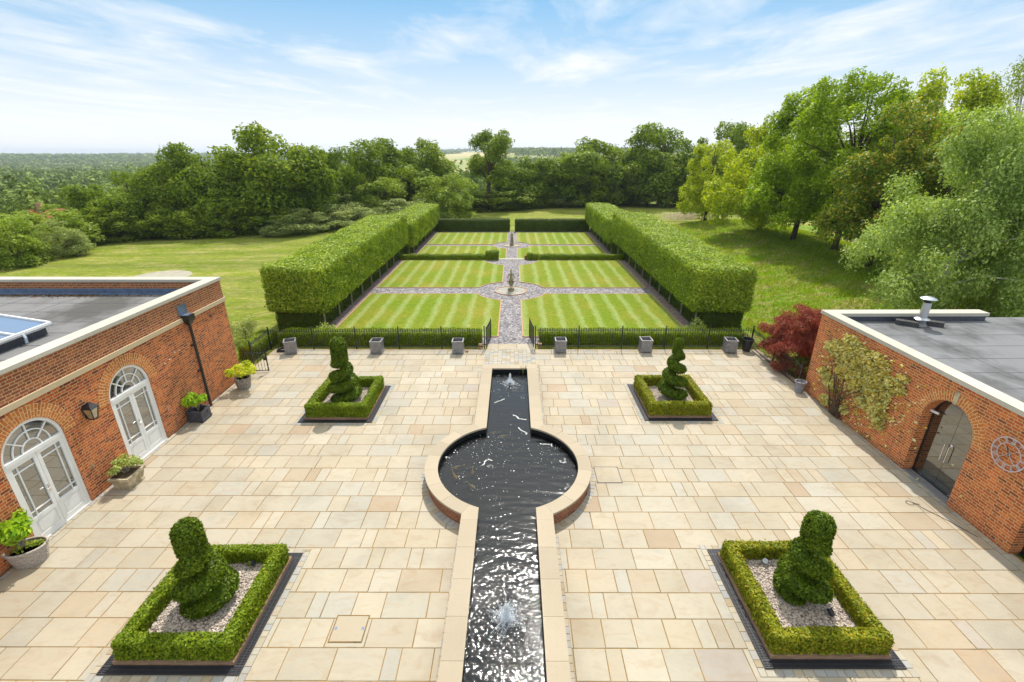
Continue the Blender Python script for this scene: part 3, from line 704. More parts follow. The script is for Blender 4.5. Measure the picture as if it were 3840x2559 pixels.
for i, (bx, by, nm) in enumerate(BEDS):
    if first is None:
        bed = thing('raised_bed', 'x', 'planting bed', (bx, by, .003), 0, 'raised beds with topiary'); first = bed
        kerb.build('brick_kerb', M['brick_kerb'], bed, uv=True); soil.build('soil', M['soil'], bed)
        edg.build('timber_edging', M['timber'], bed); pb = pebb_base.build('gravel_fill', M['gravel_br'], bed)
        pe = link('pebble_mulch', pm, M['pebble'], bed, (0, 0, .172)); pe['kind'] = 'stuff'
        dg = thing('drain_grate', 'x', 'drain grate', (bx, by, .014), 0, 'drain grates round the beds')
        gr.build('slotted_grating', M['grate'], dg); gv.build('channel', M['void'], dg)
        gfirst = dg
    else:
        bed = copy_tree(first); bed.location = (bx, by, .003)
        dg = copy_tree(gfirst); dg.location = (bx, by, .014)
    bed['label'] = {'near left': 'low brick kerbed bed of buff pebbles under the stout spiral beside the white doors', 'near right': 'low brick kerbed pebble bed with a black spotlight in its front corner',
        'far left': 'low brick kerbed pebble bed under the slender barrel topped spiral', 'far right': 'low brick kerbed pebble bed under the ragged pointed spiral'}[nm]
    dg['label'] = {'near left': 'black slotted drain grate framing the nearest bed on the left of the channel', 'near right': 'black slotted drain grate framing the nearest bed on the right of the channel',
        'far left': 'black slotted drain grate framing the far bed with the slender spiral', 'far right': 'black slotted drain grate framing the far bed with the ragged pointed spiral'}[nm]
    for (a0, a1, b0, b1, al) in ((-HX-gw1-.14, -HX-gw1-.01, -HY-gw1-.14, HY+gw1+.14, 'y'), (HX+gw1+.01, HX+gw1+.14, -HY-gw1-.14, HY+gw1+.14, 'y'),
                                 (-HX-gw1-.01, HX+gw1+.01, -HY-gw1-.14, -HY-gw1-.01, 'x'), (-HX-gw1-.01, HX+gw1+.01, HY+gw1+.01, HY+gw1+.14, 'x')):
        sett_strip(bx+a0, bx+a1, by+b0, by+b1, al, .17, .13, 40+i)
    # box hedge ring
    hz0, hz1 = .10, .50 if by < 10 else .55; ow, tw = HX-.05, .225
    parts = []; hmat = M['box_yel'] if 'right' in nm else M['box']; dn = 2900 if by < 10 else 2300; ls = .05 if by < 10 else .056
    for dims in ((-ow, ow, -HY+.05, -HY+.05+tw, hz0, hz1), (-ow, ow, HY-.05-tw, HY-.05, hz0, hz1), (-ow, -ow+tw, -HY+.05, HY-.05, hz0, hz1), (ow-tw, ow, -HY+.05, HY-.05, hz0, hz1)):
        P, N = box_leaves(rng, dims, dn, ls, .022, wav=.008, seedw=i*3.1+dims[0]); parts.append(leaf_geo(P, N, ls, rng)); parts.append(core_box(dims, .035, .02))
    hg = thing('box_hedge', hl[nm], 'hedge', (bx, by, .07), 0, 'box hedges round the topiary beds')
    link('foliage', np_mesh('box_foliage', *join_geo(parts)), hmat, hg, (0, 0, -.07))
    s = spec[nm]; tp = thing('spiral_topiary', look[nm], 'topiary', (bx-(.05 if bx < 0 else -.05), by+.0, .17), 0, 'spiral topiary trees')
    link('foliage', np_mesh('spiral_foliage', *spiral_geo(rng, s[0]-.17, s[1], s[2], .10, s[3], s[4], s[5], s[6], 24000 if by < 10 else 15000, .062 if by < 10 else .075)), M['yew'], tp)
    MB().tube([(0, 0, -.08), (.01, 0, .1), (0, .01, s[0]-.5)], [.05, .045, .02], 8).build('trunk', M['bark'], tp)
tag(st.build('setts', M['sett']), kind='structure'); tag(sb.build('sett_pointing', M['pointing_dk']), kind='structure')

def spotlight(x, y, rz, label, z=.18, mat='black_plastic'):
    t = thing('garden_spotlight', label, 'spotlight', (x, y, z), rz, 'spotlights in the topiary beds')
    MB().tube([(0, 0, -.05), (0, 0, .06)], .008, 6).build('spike', M['black_plastic'], t)
    h = MB(); d = Vector((0, .8, .6)).normalized(); c = Vector((0, 0, .09))
    h.tube([c-d*.07, c-d*.055, c+d*.05, c+d*.07], [.03, .05, .055, .062], 14).build('head', M[mat], t, smooth=False)
    MB().tube([c+d*.0705, c+d*.075], [.054, .054], 14).build('lens', M['glass'], t)
    return t
spotlight(6.42, 6.75, .3, 'small black spotlight on the pebbles in front of the domed spiral'); spotlight(5.75, 8.02, 2.6, 'small grey spotlight behind the domed spiral, against its back hedge', mat='lead')
spotlight(-5.62, 7.92, 2.6, 'small grey blue spotlight behind the stout spiral beside the white door wall', mat='lead_dk'); spotlight(-5.72, 15.0, -.4, 'grey spotlight in front of the slender barrel topped spiral', mat='lead_dk')
spotlight(5.55, 15.0, .5, 'pale spotlight in front of the ragged pointed spiral', mat='lead')

# ------------------------------------------------------------------ pond
RI, RO, CY, WI, WO, YE = 2.0, 2.37, 11.4, .72, 1.13, 17.8
pond = thing('raised_pond', 'long raised brick pond with pale stone coping, a round basin midway along the channel', 'pond', (0, CY, 0))
zc0, zc1 = .36, .42
ai = math.asin(WI/RI)       # inner circle meets inner channel edge
ao = math.asin(WO/RO)
cop = MB()
def ring_piece(a0, a1, n):
    for k in range(n):
        b0 = a0+(a1-a0)*k/n+.0012; b1 = a0+(a1-a0)*(k+1)/n-.0012; m = 5
        ang = [b0+(b1-b0)*j/m for j in range(m+1)]
        cop.prism([(RI*math.cos(a), CY+RI*math.sin(a)) for a in ang]+[(RO*math.cos(a), CY+RO*math.sin(a)) for a in ang[::-1]], zc0, zc1)
yi0 = CY-math.sqrt(RI**2-WI**2); yi1 = CY+math.sqrt(RI**2-WI**2)
yo0 = CY-math.sqrt(RO**2-WO**2); yo1 = CY+math.sqrt(RO**2-WO**2)
# ring on the two sides, from the corner of the near channel to the corner of the far one
for sgn in (1, -1):
    a0, a1 = -PI/2+ao, PI/2-ao
    if sgn < 0: a0, a1 = PI/2+ao, 3*PI/2-ao
    ring_piece(a0, a1, 7)
    # mitred corner stones
    for yy, yo, near in ((yi0, yo0, True), (yi1, yo1, False)):
        an = -ai if near else ai
        arc = []
        t0, t1 = (-PI/2+ai, -PI/2+ao) if near else (PI/2-ai, PI/2-ao)
        for j in range(5): a = t0+(t1-t0)*j/4; arc.append((sgn*RI*math.cos(a), CY+RI*math.sin(a)))
        ye = yy-.42 if near else yy+.42
        outer = (sgn*RO*math.cos(t1), CY+RO*math.sin(t1))
        cop.prism(arc+[outer, (sgn*WO, ye), (sgn*WI, ye)], zc0, zc1-.0004)
    y = yi0-.42
    while y > 2.5: cop.box(*sorted((sgn*WI, sgn*WO))[:1], y-.86, zc0, sorted((sgn*WI, sgn*WO))[1], y-.003, zc1); y -= .863
    y = yi1+.42
    while y < YE-.01:
        y2 = min(y+.9, YE); cop.box(min(sgn*WI, sgn*WO), y+.003, zc0, max(sgn*WI, sgn*WO), y2, zc1); y = y2
cop.box(-WO, YE+.002, zc0, 0, YE+.40, zc1); cop.box(.004, YE+.002, zc0, WO, YE+.40, zc1)
cop.build('coping', M['coping'], pond, world=True)
wl = MB(); rw = RO-.055; n = 64
def strip_wall(pts, z0, z1):
    s = 0
    for (xa, ya), (xb, yb) in zip(pts[:-1], pts[1:]):
        l = math.hypot(xb-xa, yb-ya)
        wl.add([(xa, ya, z0), (xb, yb, z0), (xb, yb, z1), (xa, ya, z1)], [(0, 1, 2, 3)], [[(s, z0), (s+l, z0), (s+l, z1), (s, z1)]]); s += l
ao2 = math.asin((WO-.045)/rw)
for a0, a1 in ((-PI/2+ao2, PI/2-ao2), (PI/2+ao2, 3*PI/2-ao2)):
    strip_wall([(rw*math.cos(a0+(a1-a0)*k/n), CY+rw*math.sin(a0+(a1-a0)*k/n)) for k in range(n+1)], 0, zc0)
yj = math.sqrt(rw**2-(WO-.045)**2)
for s in (1, -1):
    strip_wall([(s*(WO-.045), 2.5), (s*(WO-.045), CY-yj)], 0, zc0); strip_wall([(s*(WO-.045), CY+yj), (s*(WO-.045), YE+.36)], 0, zc0)
strip_wall([(-WO+.045, YE+.36), (WO-.045, YE+.36)], 0, zc0)
wl.build('brick_wall', M['brick_pond'], pond, world=True)
# inner rendered sides and floor
wl = MB(); ri = RI+.02; wi = WI+.02; yk = math.sqrt(ri**2-wi**2); a2 = math.asin(wi/ri)
for a0, a1 in ((-PI/2+a2, PI/2-a2), (PI/2+a2, 3*PI/2-a2)):
    strip_wall([(ri*math.cos(a0+(a1-a0)*k/n), CY+ri*math.sin(a0+(a1-a0)*k/n)) for k in range(n+1)], -.3, zc0)
for s in (1, -1):
    strip_wall([(s*wi, 2.5), (s*wi, CY-yk)], -.3, zc0); strip_wall([(s*wi, CY+yk), (s*wi, YE+.02)], -.3, zc0)
strip_wall([(-wi, YE+.02), (wi, YE+.02)], -.3, zc0)
wl.add([(-.8, 2.5, .03), (.8, 2.5, .03), (.8, 17.9, .03), (-.8, 17.9, .03)], [(0, 1, 2, 3)], [[(0, 0)]*4])
wl.add([(2.1*math.cos(2*PI*k/40), CY+2.1*math.sin(2*PI*k/40), .034) for k in range(40)], [tuple(range(40))], [[(0, 0)]*40])
wl.build('liner', M['liner'], pond, world=True)
WZ = .20
rw_ = np.random.default_rng(77); st_ = .016
gx = np.arange(-2.06, 2.061, st_); gy = np.arange(4.3, 17.83, st_); WX, WY = np.meshgrid(gx, gy)
d1 = np.hypot(WX, WY-6.55); d2 = np.hypot(WX, WY-16.85); a1 = np.exp(-d1/.95); a2 = np.exp(-d2/.75)
hgt = np.zeros_like(WX)
for k in range(46):      # lazy ripples running down the channel
    lam = rw_.uniform(.13, .42); an = PI/2+rw_.normal()*.38; ph = rw_.uniform(0, 2*PI); kk = 2*PI/lam
    hgt += (.0085+.011*np.exp(-((WY-7.2)/2.3)**2))/kk*np.sin(kk*(WX*np.cos(an)+WY*np.sin(an))+ph+.8*np.sin(WX*2.1+ph))*(.55+.45*np.sin(WX*rw_.uniform(1, 3)+WY*rw_.uniform(.8, 2)+ph))
for k in range(60):      # short chop thrown out by the jets
    lam = rw_.uniform(.05, .14); an = rw_.uniform(0, 2*PI); ph = rw_.uniform(0, 2*PI); kk = 2*PI/lam
    hgt += (.055*a1+.05*a2+.0022)/kk*np.sin(kk*(WX*np.cos(an)+WY*np.sin(an))+ph)
for dd, aa in ((d1, a1), (d2, a2)): hgt += .16*aa*np.exp(-dd*.2)/45*np.sin(45*dd+1.2*np.sin(WX*5+WY*3))
ok_ = (np.abs(WX) < .76) | (WX**2+(WY-CY)**2 < 2.05**2)
ny_, nx_ = WX.shape; cell = ok_[:-1, :-1] & ok_[1:, 1:] & ok_[:-1, 1:] & ok_[1:, :-1]
ci, cj = np.nonzero(cell); Fw = np.stack([ci*nx_+cj, ci*nx_+cj+1, (ci+1)*nx_+cj+1, (ci+1)*nx_+cj], 1)
used, inv = np.unique(Fw.ravel(), return_inverse=True)
Vw = np.stack([WX.ravel(), WY.ravel(), (WZ+hgt).ravel()], 1)[used]
wo_ = link('water', np_mesh('water', Vw, inv.reshape(-1, 4)), M['water']); tag(wo_, kind='structure')
# floating foam: flecks and a few curling streaks
rf = random.Random(4); fm = MB()
def inside(x, y): return (abs(x) < WI-.03 and 5 < y < YE-.02) or ((x*x+(y-CY)**2) < (RI-.05)**2)
def fleck(x, y, r):
    n = 6; fm.add([(x+r*math.cos(2*PI*k/n)*rf.uniform(.7, 1.3), y+r*math.sin(2*PI*k/n)*rf.uniform(.7, 1.3), WZ+.009) for k in range(n)], [tuple(range(n))])
cnt = 0
while cnt < 380:
    x, y = rf.uniform(-2, 2), rf.choice([rf.uniform(8.2, YE), rf.uniform(10, 13.3), rf.gauss(16.6, .7), rf.gauss(12.2, .8)])
    if inside(x, y): fleck(x, y, rf.choice([.004, .005, .006, .007, .009, .012, .02 if rf.random() < .3 else .006])); cnt += 1
for cx, cy, L in ((-.78, 11.55, .5), (-.45, 11.45, .25), (.55, 13.2, .5), (1.35, 12.5, .45), (.6, 14.1, .6), (1.7, 11.9, .4), (-1.75, 11.9, .35), (1.55, 10.5, .3), (-.55, 15.3, .5)):
    p = [cx, cy]; a = rf.uniform(0, 2*PI)
    for k in range(22):
        a += rf.uniform(-.55, .6); p = [p[0]+math.cos(a)*L/22, p[1]+math.sin(a)*L/22]
        if inside(*p): fleck(p[0], p[1], rf.uniform(.012, .03))
for yc, spread, q in ((16.85, .2, 60), (6.5, .24, 70)):
    for k in range(q):
        x, y = rf.gauss(0, spread), rf.gauss(yc, spread)
        if inside(x, y): fleck(x, y, rf.uniform(.005, .016))
tag(fm.build('foam', M['foam']), kind='stuff')
def jet(y, h, r, label, seed):
    t = thing('fountain_jet', label, 'fountain', (0.02, y, WZ), 0, 'fountain jets in the channel')
    rg = np.random.default_rng(seed); n = 6500
    u = rg.random(n)**1.1; th = 2*PI*rg.random(n)
    # frothing plume: blunt ragged tip, spreading and falling back as a broken skirt at the foot
    rad = r*(.34+.66*(1-u)**1.5)*np.sqrt(rg.random(n))*(1+.3*np.sin(th*3+u*9)); z = h*u*(1+.06*np.sin(th*5))
    P = np.stack([rad*np.cos(th), rad*np.sin(th), z], 1)[:int(n*.32)]
    g1 = leaf_geo(P, rg.normal(size=P.shape)*np.array([1, 1, .2]), r*.30, rg, .16, .2, along=np.stack([P[:, 0]*1.2, P[:, 1]*1.2, np.full(len(P), .25)], 1)/r)
    m = int(n*.7); u2 = rg.random(m)**1.4; th2 = 2*PI*rg.random(m); arm = 1+.5*np.sin(th2*7+2*np.sin(th2*3)); rr2 = r*(.6+1.7*u2)*arm; z2 = h*.55*(1-u2)**2*rg.random(m)+.004
    P2 = np.stack([rr2*np.cos(th2), rr2*np.sin(th2), z2], 1); g2 = leaf_geo(P2, rg.normal(size=P2.shape)+np.array([0, 0, 1.]), r*.085, rg, .85, .3)
    link('plume', np_mesh('plume', *join_geo([g1, g2])), M['spray'], t)
    MB().tube([(0, -r*.9, -.2), (0, -r*.9, .07)], .024, 10).build('nozzle', M['black_plastic'], t)
    return t
jet(6.62, .42, .14, 'large white frothing fountain jet in the foreground of the channel', 1); jet(16.85, .42, .095, 'small white fountain jet at the far end of the channel near the gates', 2)
# corner return pipe with a tuft of plant
pl = thing('pond_plant', 'small wiry water plant and pipe in the far right corner of the pond', 'plant', (.55, 17.72, .15))
b = MB(); rr = random.Random(3)
for k in range(12):
    a = rr.uniform(0, 2*PI); l = rr.uniform(.15, .3); b.tube([(0, 0, 0), (.03*math.cos(a), .03*math.sin(a), .22), (l*math.cos(a)*.6, l*math.sin(a)*.6, .32+l*.5)], [.005, .004, .002], 4)
b.build('stems', M['reed'], pl); MB().tube([(.1, .05, -.1), (.1, .05, .2), (.12, .10, .29), (.12, .25, .30)], .012, 8).build('pipe', M['black_plastic'], pl)
def koi(x, y, rz, L, mat, label):
    t = thing('koi_fish', label, 'fish', (x, y, WZ-.05), rz, 'koi under the water')
    prof = [(0, .002), (.06, .035), (.2, .075), (.38, .085), (.6, .06), (.8, .03), (.92, .016), (1, .004)]
    pts = [(s*L, math.sin(s*4)*.03*L, 0) for s, _ in prof]
    MB().tube(pts, [r*L for _, r in prof], 10).build('body', M[mat], t, smooth=True)
    e = pts[-2]; MB().add([(e[0], e[1], 0), (e[0]+.18*L, e[1]+.09*L, .01), (e[0]+.13*L, e[1], 0), (e[0]+.18*L, e[1]-.09*L, .01)], [(0, 1, 2, 3)]).build('tail_fin', M[mat], t)
    for s in (1, -1): MB().add([(.26*L, s*.06*L, 0), (.36*L, s*.2*L, -.005), (.40*L, s*.07*L, 0)], [(0, 1, 2) if s < 0 else (2, 1, 0)]).build('side_fin', M[mat], t)
for a in ((-1.42, 10.95, 2.0, .50, 'koi', 'bright orange koi, longest one, near the front left rim of the round basin'), (-.86, 10.55, 2.3, .42, 'koi_pale', 'golden koi swimming just behind the near channel mouth'),
          (-1.66, 11.45, .5, .40, 'koi_pale', 'pale gold koi close to the left rim of the round basin'), (-1.0, 11.2, 1.7, .34, 'koi', 'small dull orange koi in the left middle of the basin'),
          (-.35, 13.1, .4, .42, 'koi_pale', 'pale koi at the far side of the basin by the channel mouth'), (-.62, 13.35, .2, .34, 'koi', 'small orange koi at the far left mouth of the channel')):
    koi(*a)

# manhole covers
def manhole(x, y, sx_, sy_, label, frame_mat, slab):
    t = thing('inspection_cover', label, 'manhole cover', (x, y, .004), 0, 'inspection covers in the paving')
    f = MB(); f.box(-sx_-.018, -sy_-.018, 0, sx_+.018, -sy_, .009); f.box(-sx_-.018, sy_, 0, sx_+.018, sy_+.018, .009); f.box(-sx_-.018, -sy_, 0, -sx_, sy_, .009); f.box(sx_, -sy_, 0, sx_+.018, sy_, .009)
    f.build('frame', M[frame_mat], t); MB().box(-sx_+.004, -sy_+.004, 0, sx_-.004, sy_-.004, .007).build('slab_infill', M[slab], t)
    for s in (1, -1):
        MB().box(s*sx_*.86-.025, -.03, .007, s*sx_*.86+.025, .03, .0095).build('lifting_key_plate', M['lead_blue'], t) if frame_mat == 'pointing' else MB().box(s*sx_-.03, s*sy_-.02, .009, s*sx_+.02, s*sy_+.02, .012).build('corner_lug', M['black_iron'], t)
manhole(2.89, 11.39, .34, .35, 'square pale inspection cover with a black metal rim to the right of the basin', 'black_iron', 'paving')
manhole(-3.07, 6.58, .31, .27, 'tan inspection cover with two lifting plates left of the near fountain', 'pointing', 'coping')

# ------------------------------------------------------------------ wall with arched openings (face normal along x)
def arched_wall(b, xf, y0, y1, z0, z1, ops, sg, n=24):
    """sheet at x=xf from y0..y1 with openings (yc, half, spring); sg +1 faces +x"""
    def quad(ya, yb, za0, za1, zb0, zb1):
        q = [(xf, ya, za0), (xf, yb, zb0), (xf, yb, zb1), (xf, ya, za1)]
        b.add(q, [(0, 1, 2, 3) if sg > 0 else (3, 2, 1, 0)])
    y = y0
    for yc, hw, sp in sorted(ops):
        quad(y, yc-hw, z0, z1, z0, z1)
        for k in range(n):
            a0, a1 = PI-PI*k/n, PI-PI*(k+1)/n
            quad(yc+hw*math.cos(a0), yc+hw*math.cos(a1), sp+hw*math.sin(a0), z1, sp+hw*math.sin(a1), z1)
        y = yc+hw
    quad(y, y1, z0, z1, z0, z1)
def arch_outline(yc, hw, sp, z0=0.0, n=24):
    return [(yc+hw, z0)] + [(yc+hw*math.cos(PI*k/n), sp+hw*math.sin(PI*k/n)) for k in range(n+1)] + [(yc-hw, z0)]
def reveal(b, xa, xb, yc, hw, sp, sg, z0=0.0):
    pts = arch_outline(yc, hw, sp, z0); s = 0
    for (ya, za), (yb, zb) in zip(pts[:-1], pts[1:]):
        l = math.hypot(yb-ya, zb-za)
        q = [(xa, ya, za), (xb, ya, za), (xb, yb, zb), (xa, yb, zb)]; uv = [(0, s), (abs(xb-xa), s), (abs(xb-xa), s+l), (0, s+l)]
        if sg > 0: q = q[::-1]; uv = uv[::-1]
        b.add(q, [(0, 1, 2, 3)], [uv]); s += l
def ring_yz(b, x0, x1, yc, zc, r0, r1, a0=0.0, a1=PI, n=36, uvm=None):
    """arch ring in the y-z plane with thickness x0..x1"""
    for k in range(n):
        b0, b1 = a0+(a1-a0)*k/n, a0+(a1-a0)*(k+1)/n
        P = lambda x, r, a: (x, yc+r*math.cos(a), zc+r*math.sin(a))
        q = [P(x, r, a) for x in (x0, x1) for r, a in ((r0, b0), (r1, b0), (r1, b1), (r0, b1))]
        fs = [(0, 3, 2, 1), (4, 5, 6, 7), (0, 1, 5, 4), (1, 2, 6, 5), (2, 3, 7, 6), (3, 0, 4, 7)]
        if uvm:
            rm = (r0+r1)/2; U = lambda r, a: (r-r0+.003, a*rm)
            u = [U(r, a) for _ in (0, 1) for r, a in ((r0, b0), (r1, b0), (r1, b1), (r0, b1))]
            b.add(q, fs, [[u[i] for i in f] for f in fs])
        else: b.add(q, fs)
def ring_front(b, x, yc, zc, r0, r1, sg, n=36):
    rm = (r0+r1)/2
    for k in range(n):
        b0, b1 = PI*k/n, PI*(k+1)/n
        ra = ((r0, b0), (r1, b0), (r1, b1), (r0, b1))
        q = [(x, yc+r*math.cos(a), zc+r*math.sin(a)) for r, a in ra]; uv = [(r-r0+.003, a*rm) for r, a in ra]
        if sg < 0: q = q[::-1]; uv = uv[::-1]
        b.add(q, [(0, 1, 2, 3)], [uv])
    # outer lip
    for k in range(n):
        b0, b1 = PI*k/n, PI*(k+1)/n
        q = [(xx, yc+r1*math.cos(a), zc+r1*math.sin(a)) for xx, a in ((x, b0), (x-sg*.02, b0), (x-sg*.02, b1), (x, b1))]
        if sg < 0: q = q[::-1]
        b.add(q, [(0, 1, 2, 3)], [[(.1, b0*rm), (.1, b0*rm), (.1, b1*rm), (.1, b1*rm)]])

# ------------------------------------------------------------------ left building
LB = thing('brick_building', 'orange brick flat roofed wing with arched white doors, stone band and glazed rooflight', 'building', (XL, 12, 0))
XB, YF, ZT = -26.0, 17.8, 4.26
DL = [(9.46, .77, 2.16), (12.47, .77, 2.16)]
kw_ = dict(parent=LB, world=True)
b = MB(); arched_wall(b, XL, 3, YF, 0, 3.32, DL, 1)
for d in DL: reveal(b, XL, XL-.10, *d, 1)
b.add([(XL, YF, 0), (XB, YF, 0), (XB, YF, 3.32), (XL, YF, 3.32)], [(0, 1, 2, 3)])
b.build('wall', M['brick_l'], uv=True, **kw_)
b = MB(); b.box(XL-.34, 3, 3.46, XL, YF, 4.16, skip=('b', 't')); b.box(XB, YF-.34, 3.46, XL-.34, YF, 4.16, skip=('b', 't', '+x')); b.build('parapet_wall', M['brick_top'], uv=True, **kw_)
b = MB(); b.box(XL-.2, 2.9, 3.32, XL+.045, YF+.045, 3.46); b.box(XB, YF-.2, 3.32, XL-.2, YF+.045, 3.46); b.build('string_course', M['band'], **kw_)
b = MB(); y = 2.9
while y < YF+.03:
    y2 = min(y+1.2, YF+.045); y2 = YF+.045 if YF+.045-y2 < .3 else y2
    b.box(XL-.385, y, 4.16, XL+.05, y2-.004, ZT); y = y2
x = XL-.386
while x > XB: b.box(x-1.196, YF-.385, 4.16, x, YF+.045, ZT-.001); x -= 1.2
b.build('coping', M['parapet'], **kw_)
ZR = 3.70
b = MB().add([(XB, 2.9, ZR), (XL-.34, 2.9, ZR), (XL-.34, YF-.34, ZR), (XB, YF-.34, ZR)], [(0, 1, 2, 3)])
rf_ = b.build('roof', M['felt_l'], **kw_)
b = MB()
for y in (4.2, 5.2, 6.2, 7.2, 8.2, 9.2, 10.2, 11.2, 12.2, 13.2, 14.2, 15.2, 16.2, 17.0): b.box(XB, y, ZR, XL-.36, y+.022, ZR+.006)
for x, ya, yb in ((-16.0, 13.6, 17.4), (-12.0, 3, 14.4), (-17.8, 15.2, 17.4)): b.box(x, ya, ZR, x+.02, yb, ZR+.0065)
b.build('felt_seam', M['seam'], rf_, world=False)
b = bpy.data.objects['felt_seam']; b.location = (-LB.location.x, -LB.location.y, 0)
b = MB(); b.box(XB, YF-.355, ZR+.03, XL-.36, YF-.341, ZR+.20)
b.add([(XB, YF-.356, ZR+.03), (XL-.36, YF-.356, ZR+.03), (XL-.36, YF-.50, ZR+.004), (XB, YF-.50, ZR+.004)], [(3, 2, 1, 0)])
b.box(XL-.355, 3, ZR+.03, XL-.341, YF-.36, ZR+.20); b.build('lead_flashing', M['lead_blue'], **kw_)
# debris of dead leaves along the back gutter
rg = np.random.default_rng(8); n = 900
P = np.stack([rg.uniform(-24, -11.6, n), YF-.52-np.abs(rg.normal(size=n))*.16, np.full(n, ZR+.012)], 1); P[:, 0] = np.where(rg.random(n) < .6, -15.5-np.abs(rg.normal(size=n))*2.5, P[:, 0])
o = link('leaf_litter', np_mesh('leaf_litter', *leaf_geo(P, rg.normal(size=(n, 3))*.4+np.array([0, 0, 1.]), .06, rg)), plain('dead_leaves', (.16, .09, .04), .9, .1, 0, .5, 30)); tag(o, kind='stuff')
# rooflight
rl = thing('rooflight', 'white framed glazed ridge rooflight with blue panes on the flat roof', 'rooflight', (-14.9, 9.7, ZR))
rx0, rx1, ry0, ry1, xr_ = -18.4, -13.52, 5.0, 13.2, -15.95
k2 = dict(parent=rl, world=True)
b = MB(); b.box(rx0+.1, ry0, ZR, rx1-.1, ry1-.1, ZR+.26); b.build('curb', M['lead_dk'], **k2)
b = MB(); b.box(rx1-.12, ry0, ZR+.26, rx1+.06, ry1, ZR+.31); b.box(rx0-.06, ry0, ZR+.26, rx0+.12, ry1, ZR+.31); b.box(rx0+.12, ry1-.16, ZR+.26, rx1-.12, ry1, ZR+.309); b.build('gutter', M['galv'], **k2)
ez, rz_ = ZR+.33, ZR+.74
b = MB(); b.bar((rx1, ry0, ez), (rx1, ry1, ez), .07); b.bar((rx0, ry0, ez), (rx0, ry1, ez), .07); b.bar((xr_, ry0, rz_+.02), (xr_, ry1+.03, rz_+.02), .09, .07)
y = ry1-.03
while y > ry0:
    b.bar((rx1, y, ez+.02), (xr_, y, rz_+.015), .055); b.bar((rx0, y, ez+.02), (xr_, y, rz_+.015), .055); y -= 1.05
b.bar((rx0, ry1-.01, ez-.01), (rx1, ry1-.01, ez-.01), .07); b.build('frame', M['white'], **k2)
b = MB(); b.add([(rx1, ry0, ez), (rx1, ry1-.03, ez), (xr_, ry1-.03, rz_), (xr_, ry0, rz_)], [(0, 1, 2, 3)]); b.add([(rx0, ry0, ez), (rx0, ry1-.03, ez), (xr_, ry1-.03, rz_), (xr_, ry0, rz_)], [(3, 2, 1, 0)])
b.add([(rx0, ry1-.028, ez), (rx1, ry1-.028, ez), (xr_, ry1-.028, rz_)], [(2, 1, 0)]); b.build('glass', M['glass_roof'], **k2)
b = MB().tube([(rx1+.03, 12.3, ZR+.30), (rx1+.10, 12.27, ZR+.20), (rx1+.12, 12.23, ZR+.06)], .04, 10).build('outlet_spout', M['galv'], **k2)
# doors
def french_door(yc, hw, sp, i):
    fr = MB(); x0, x1 = XL-.10, XL-.025; fw = .075; tz0, tz1 = sp-.04, sp+.05
    fr.box(x0, yc-hw, 0.02, x1, yc-hw+fw, sp); fr.box(x0, yc+hw-fw, 0.02, x1, yc+hw, sp)
    ring_yz(fr, x0, x1, yc, sp, hw-fw, hw); fr.box(x0, yc-hw+fw, tz0, x1+.01, yc+hw-fw, tz1)
    fr.box(x0, yc-hw, 0, x1+.03, yc+hw, .02)
    door = fr.build('arched_door', M['white'], **kw_)
    def sub(bm, name, mat): # sub-part in the same frame as its parent
        o = bm.build(name, M[mat], door); o.location = (0, 0, 0); o.data.transform(Matrix.Translation((-LB.location.x, -LB.location.y, 0))); return o
    bars = MB(); zb = tz1; R = hw-fw
    for a in (PI/2, PI/4, 3*PI/4, .10, PI-.10)[:3]: bars.bar((x0+.05, yc+.24*math.cos(a), zb+.24*math.sin(a)), (x0+.05, yc+R*math.cos(a)*.99, sp+R*math.sin(a)*.99), .026, .03)
    for a in (.16, PI-.16): pass
    ring_yz(bars, x0+.03, x0+.06, yc, zb, .225, .25, 0, PI, 20); ring_yz(bars, x0+.031, x0+.061, yc, zb, .445, .47, 0, PI, 28)
    sub(bars, 'fanlight_bars', 'white')
    gl = MB(); gl.add([(x0+.03, yc+(R+.01)*math.cos(PI*k/24), max(sp+(R+.01)*math.sin(PI*k/24), tz1)) for k in range(25)], [tuple(range(25))]); sub(gl, 'fanlight_glass', 'glass')
    for s in (-1, 1):
        lf = MB(); ya, yb = sorted((yc+s*.004, yc+s*(hw-fw-.004))); a, c = x0+.015, x1-.005; sw = .085
        lf.box(a, ya, .025, c, ya+sw, tz0-.004); lf.box(a, yb-sw, .025, c, yb, tz0-.004); lf.box(a, ya+sw, tz0-.10, c, yb-sw, tz0-.004)
        lf.box(a, ya+sw, .56, c, yb-sw, .66); lf.box(a, ya+sw, .025, c, yb-sw, .16); lf.box(a+.005, ya+sw, .16, c-.016, yb-sw, .56)
        lf.box(a+.01, ya+sw+.05, .21, c-.006, yb-sw-.05, .51)
        ym = yb-sw-.12 if s > 0 else ya+sw+.12
        lf.box(a+.02, ym-.011, .66, c-.008, ym+.011, tz0-.10)
        for zz in (tz0-.25, .80): lf.box(a+.02, ya+sw, zz-.011, c-.0085, yb-sw, zz+.011)
        sub(lf, 'door_leaf', 'white')
        g = MB().box(a+.012, ya+sw-.005, .655, a+.02, yb-sw+.005, tz0-.095); sub(g, 'door_glass', 'glass')
    h = MB(); h.box(x1-.004, yc-.05, 1.0, x1+.006, yc-.015, 1.22); h.tube([(x1, yc-.033, 1.12), (x1+.05, yc-.033, 1.12), (x1+.052, yc-.14, 1.12)], .010, 8); sub(h, 'door_handle', 'steel')
    ar = MB(); ring_front(ar, XL+.006, yc, sp, hw, hw+.345, 1); ar.build('brick_arch', M['brick_arch'], **kw_)
for i, d in enumerate(DL): french_door(*d, i)
MB().box(XL-.5, 7, -.03, XL-.101, 14, 3.0).build('dark_interior', M['void'], **kw_)
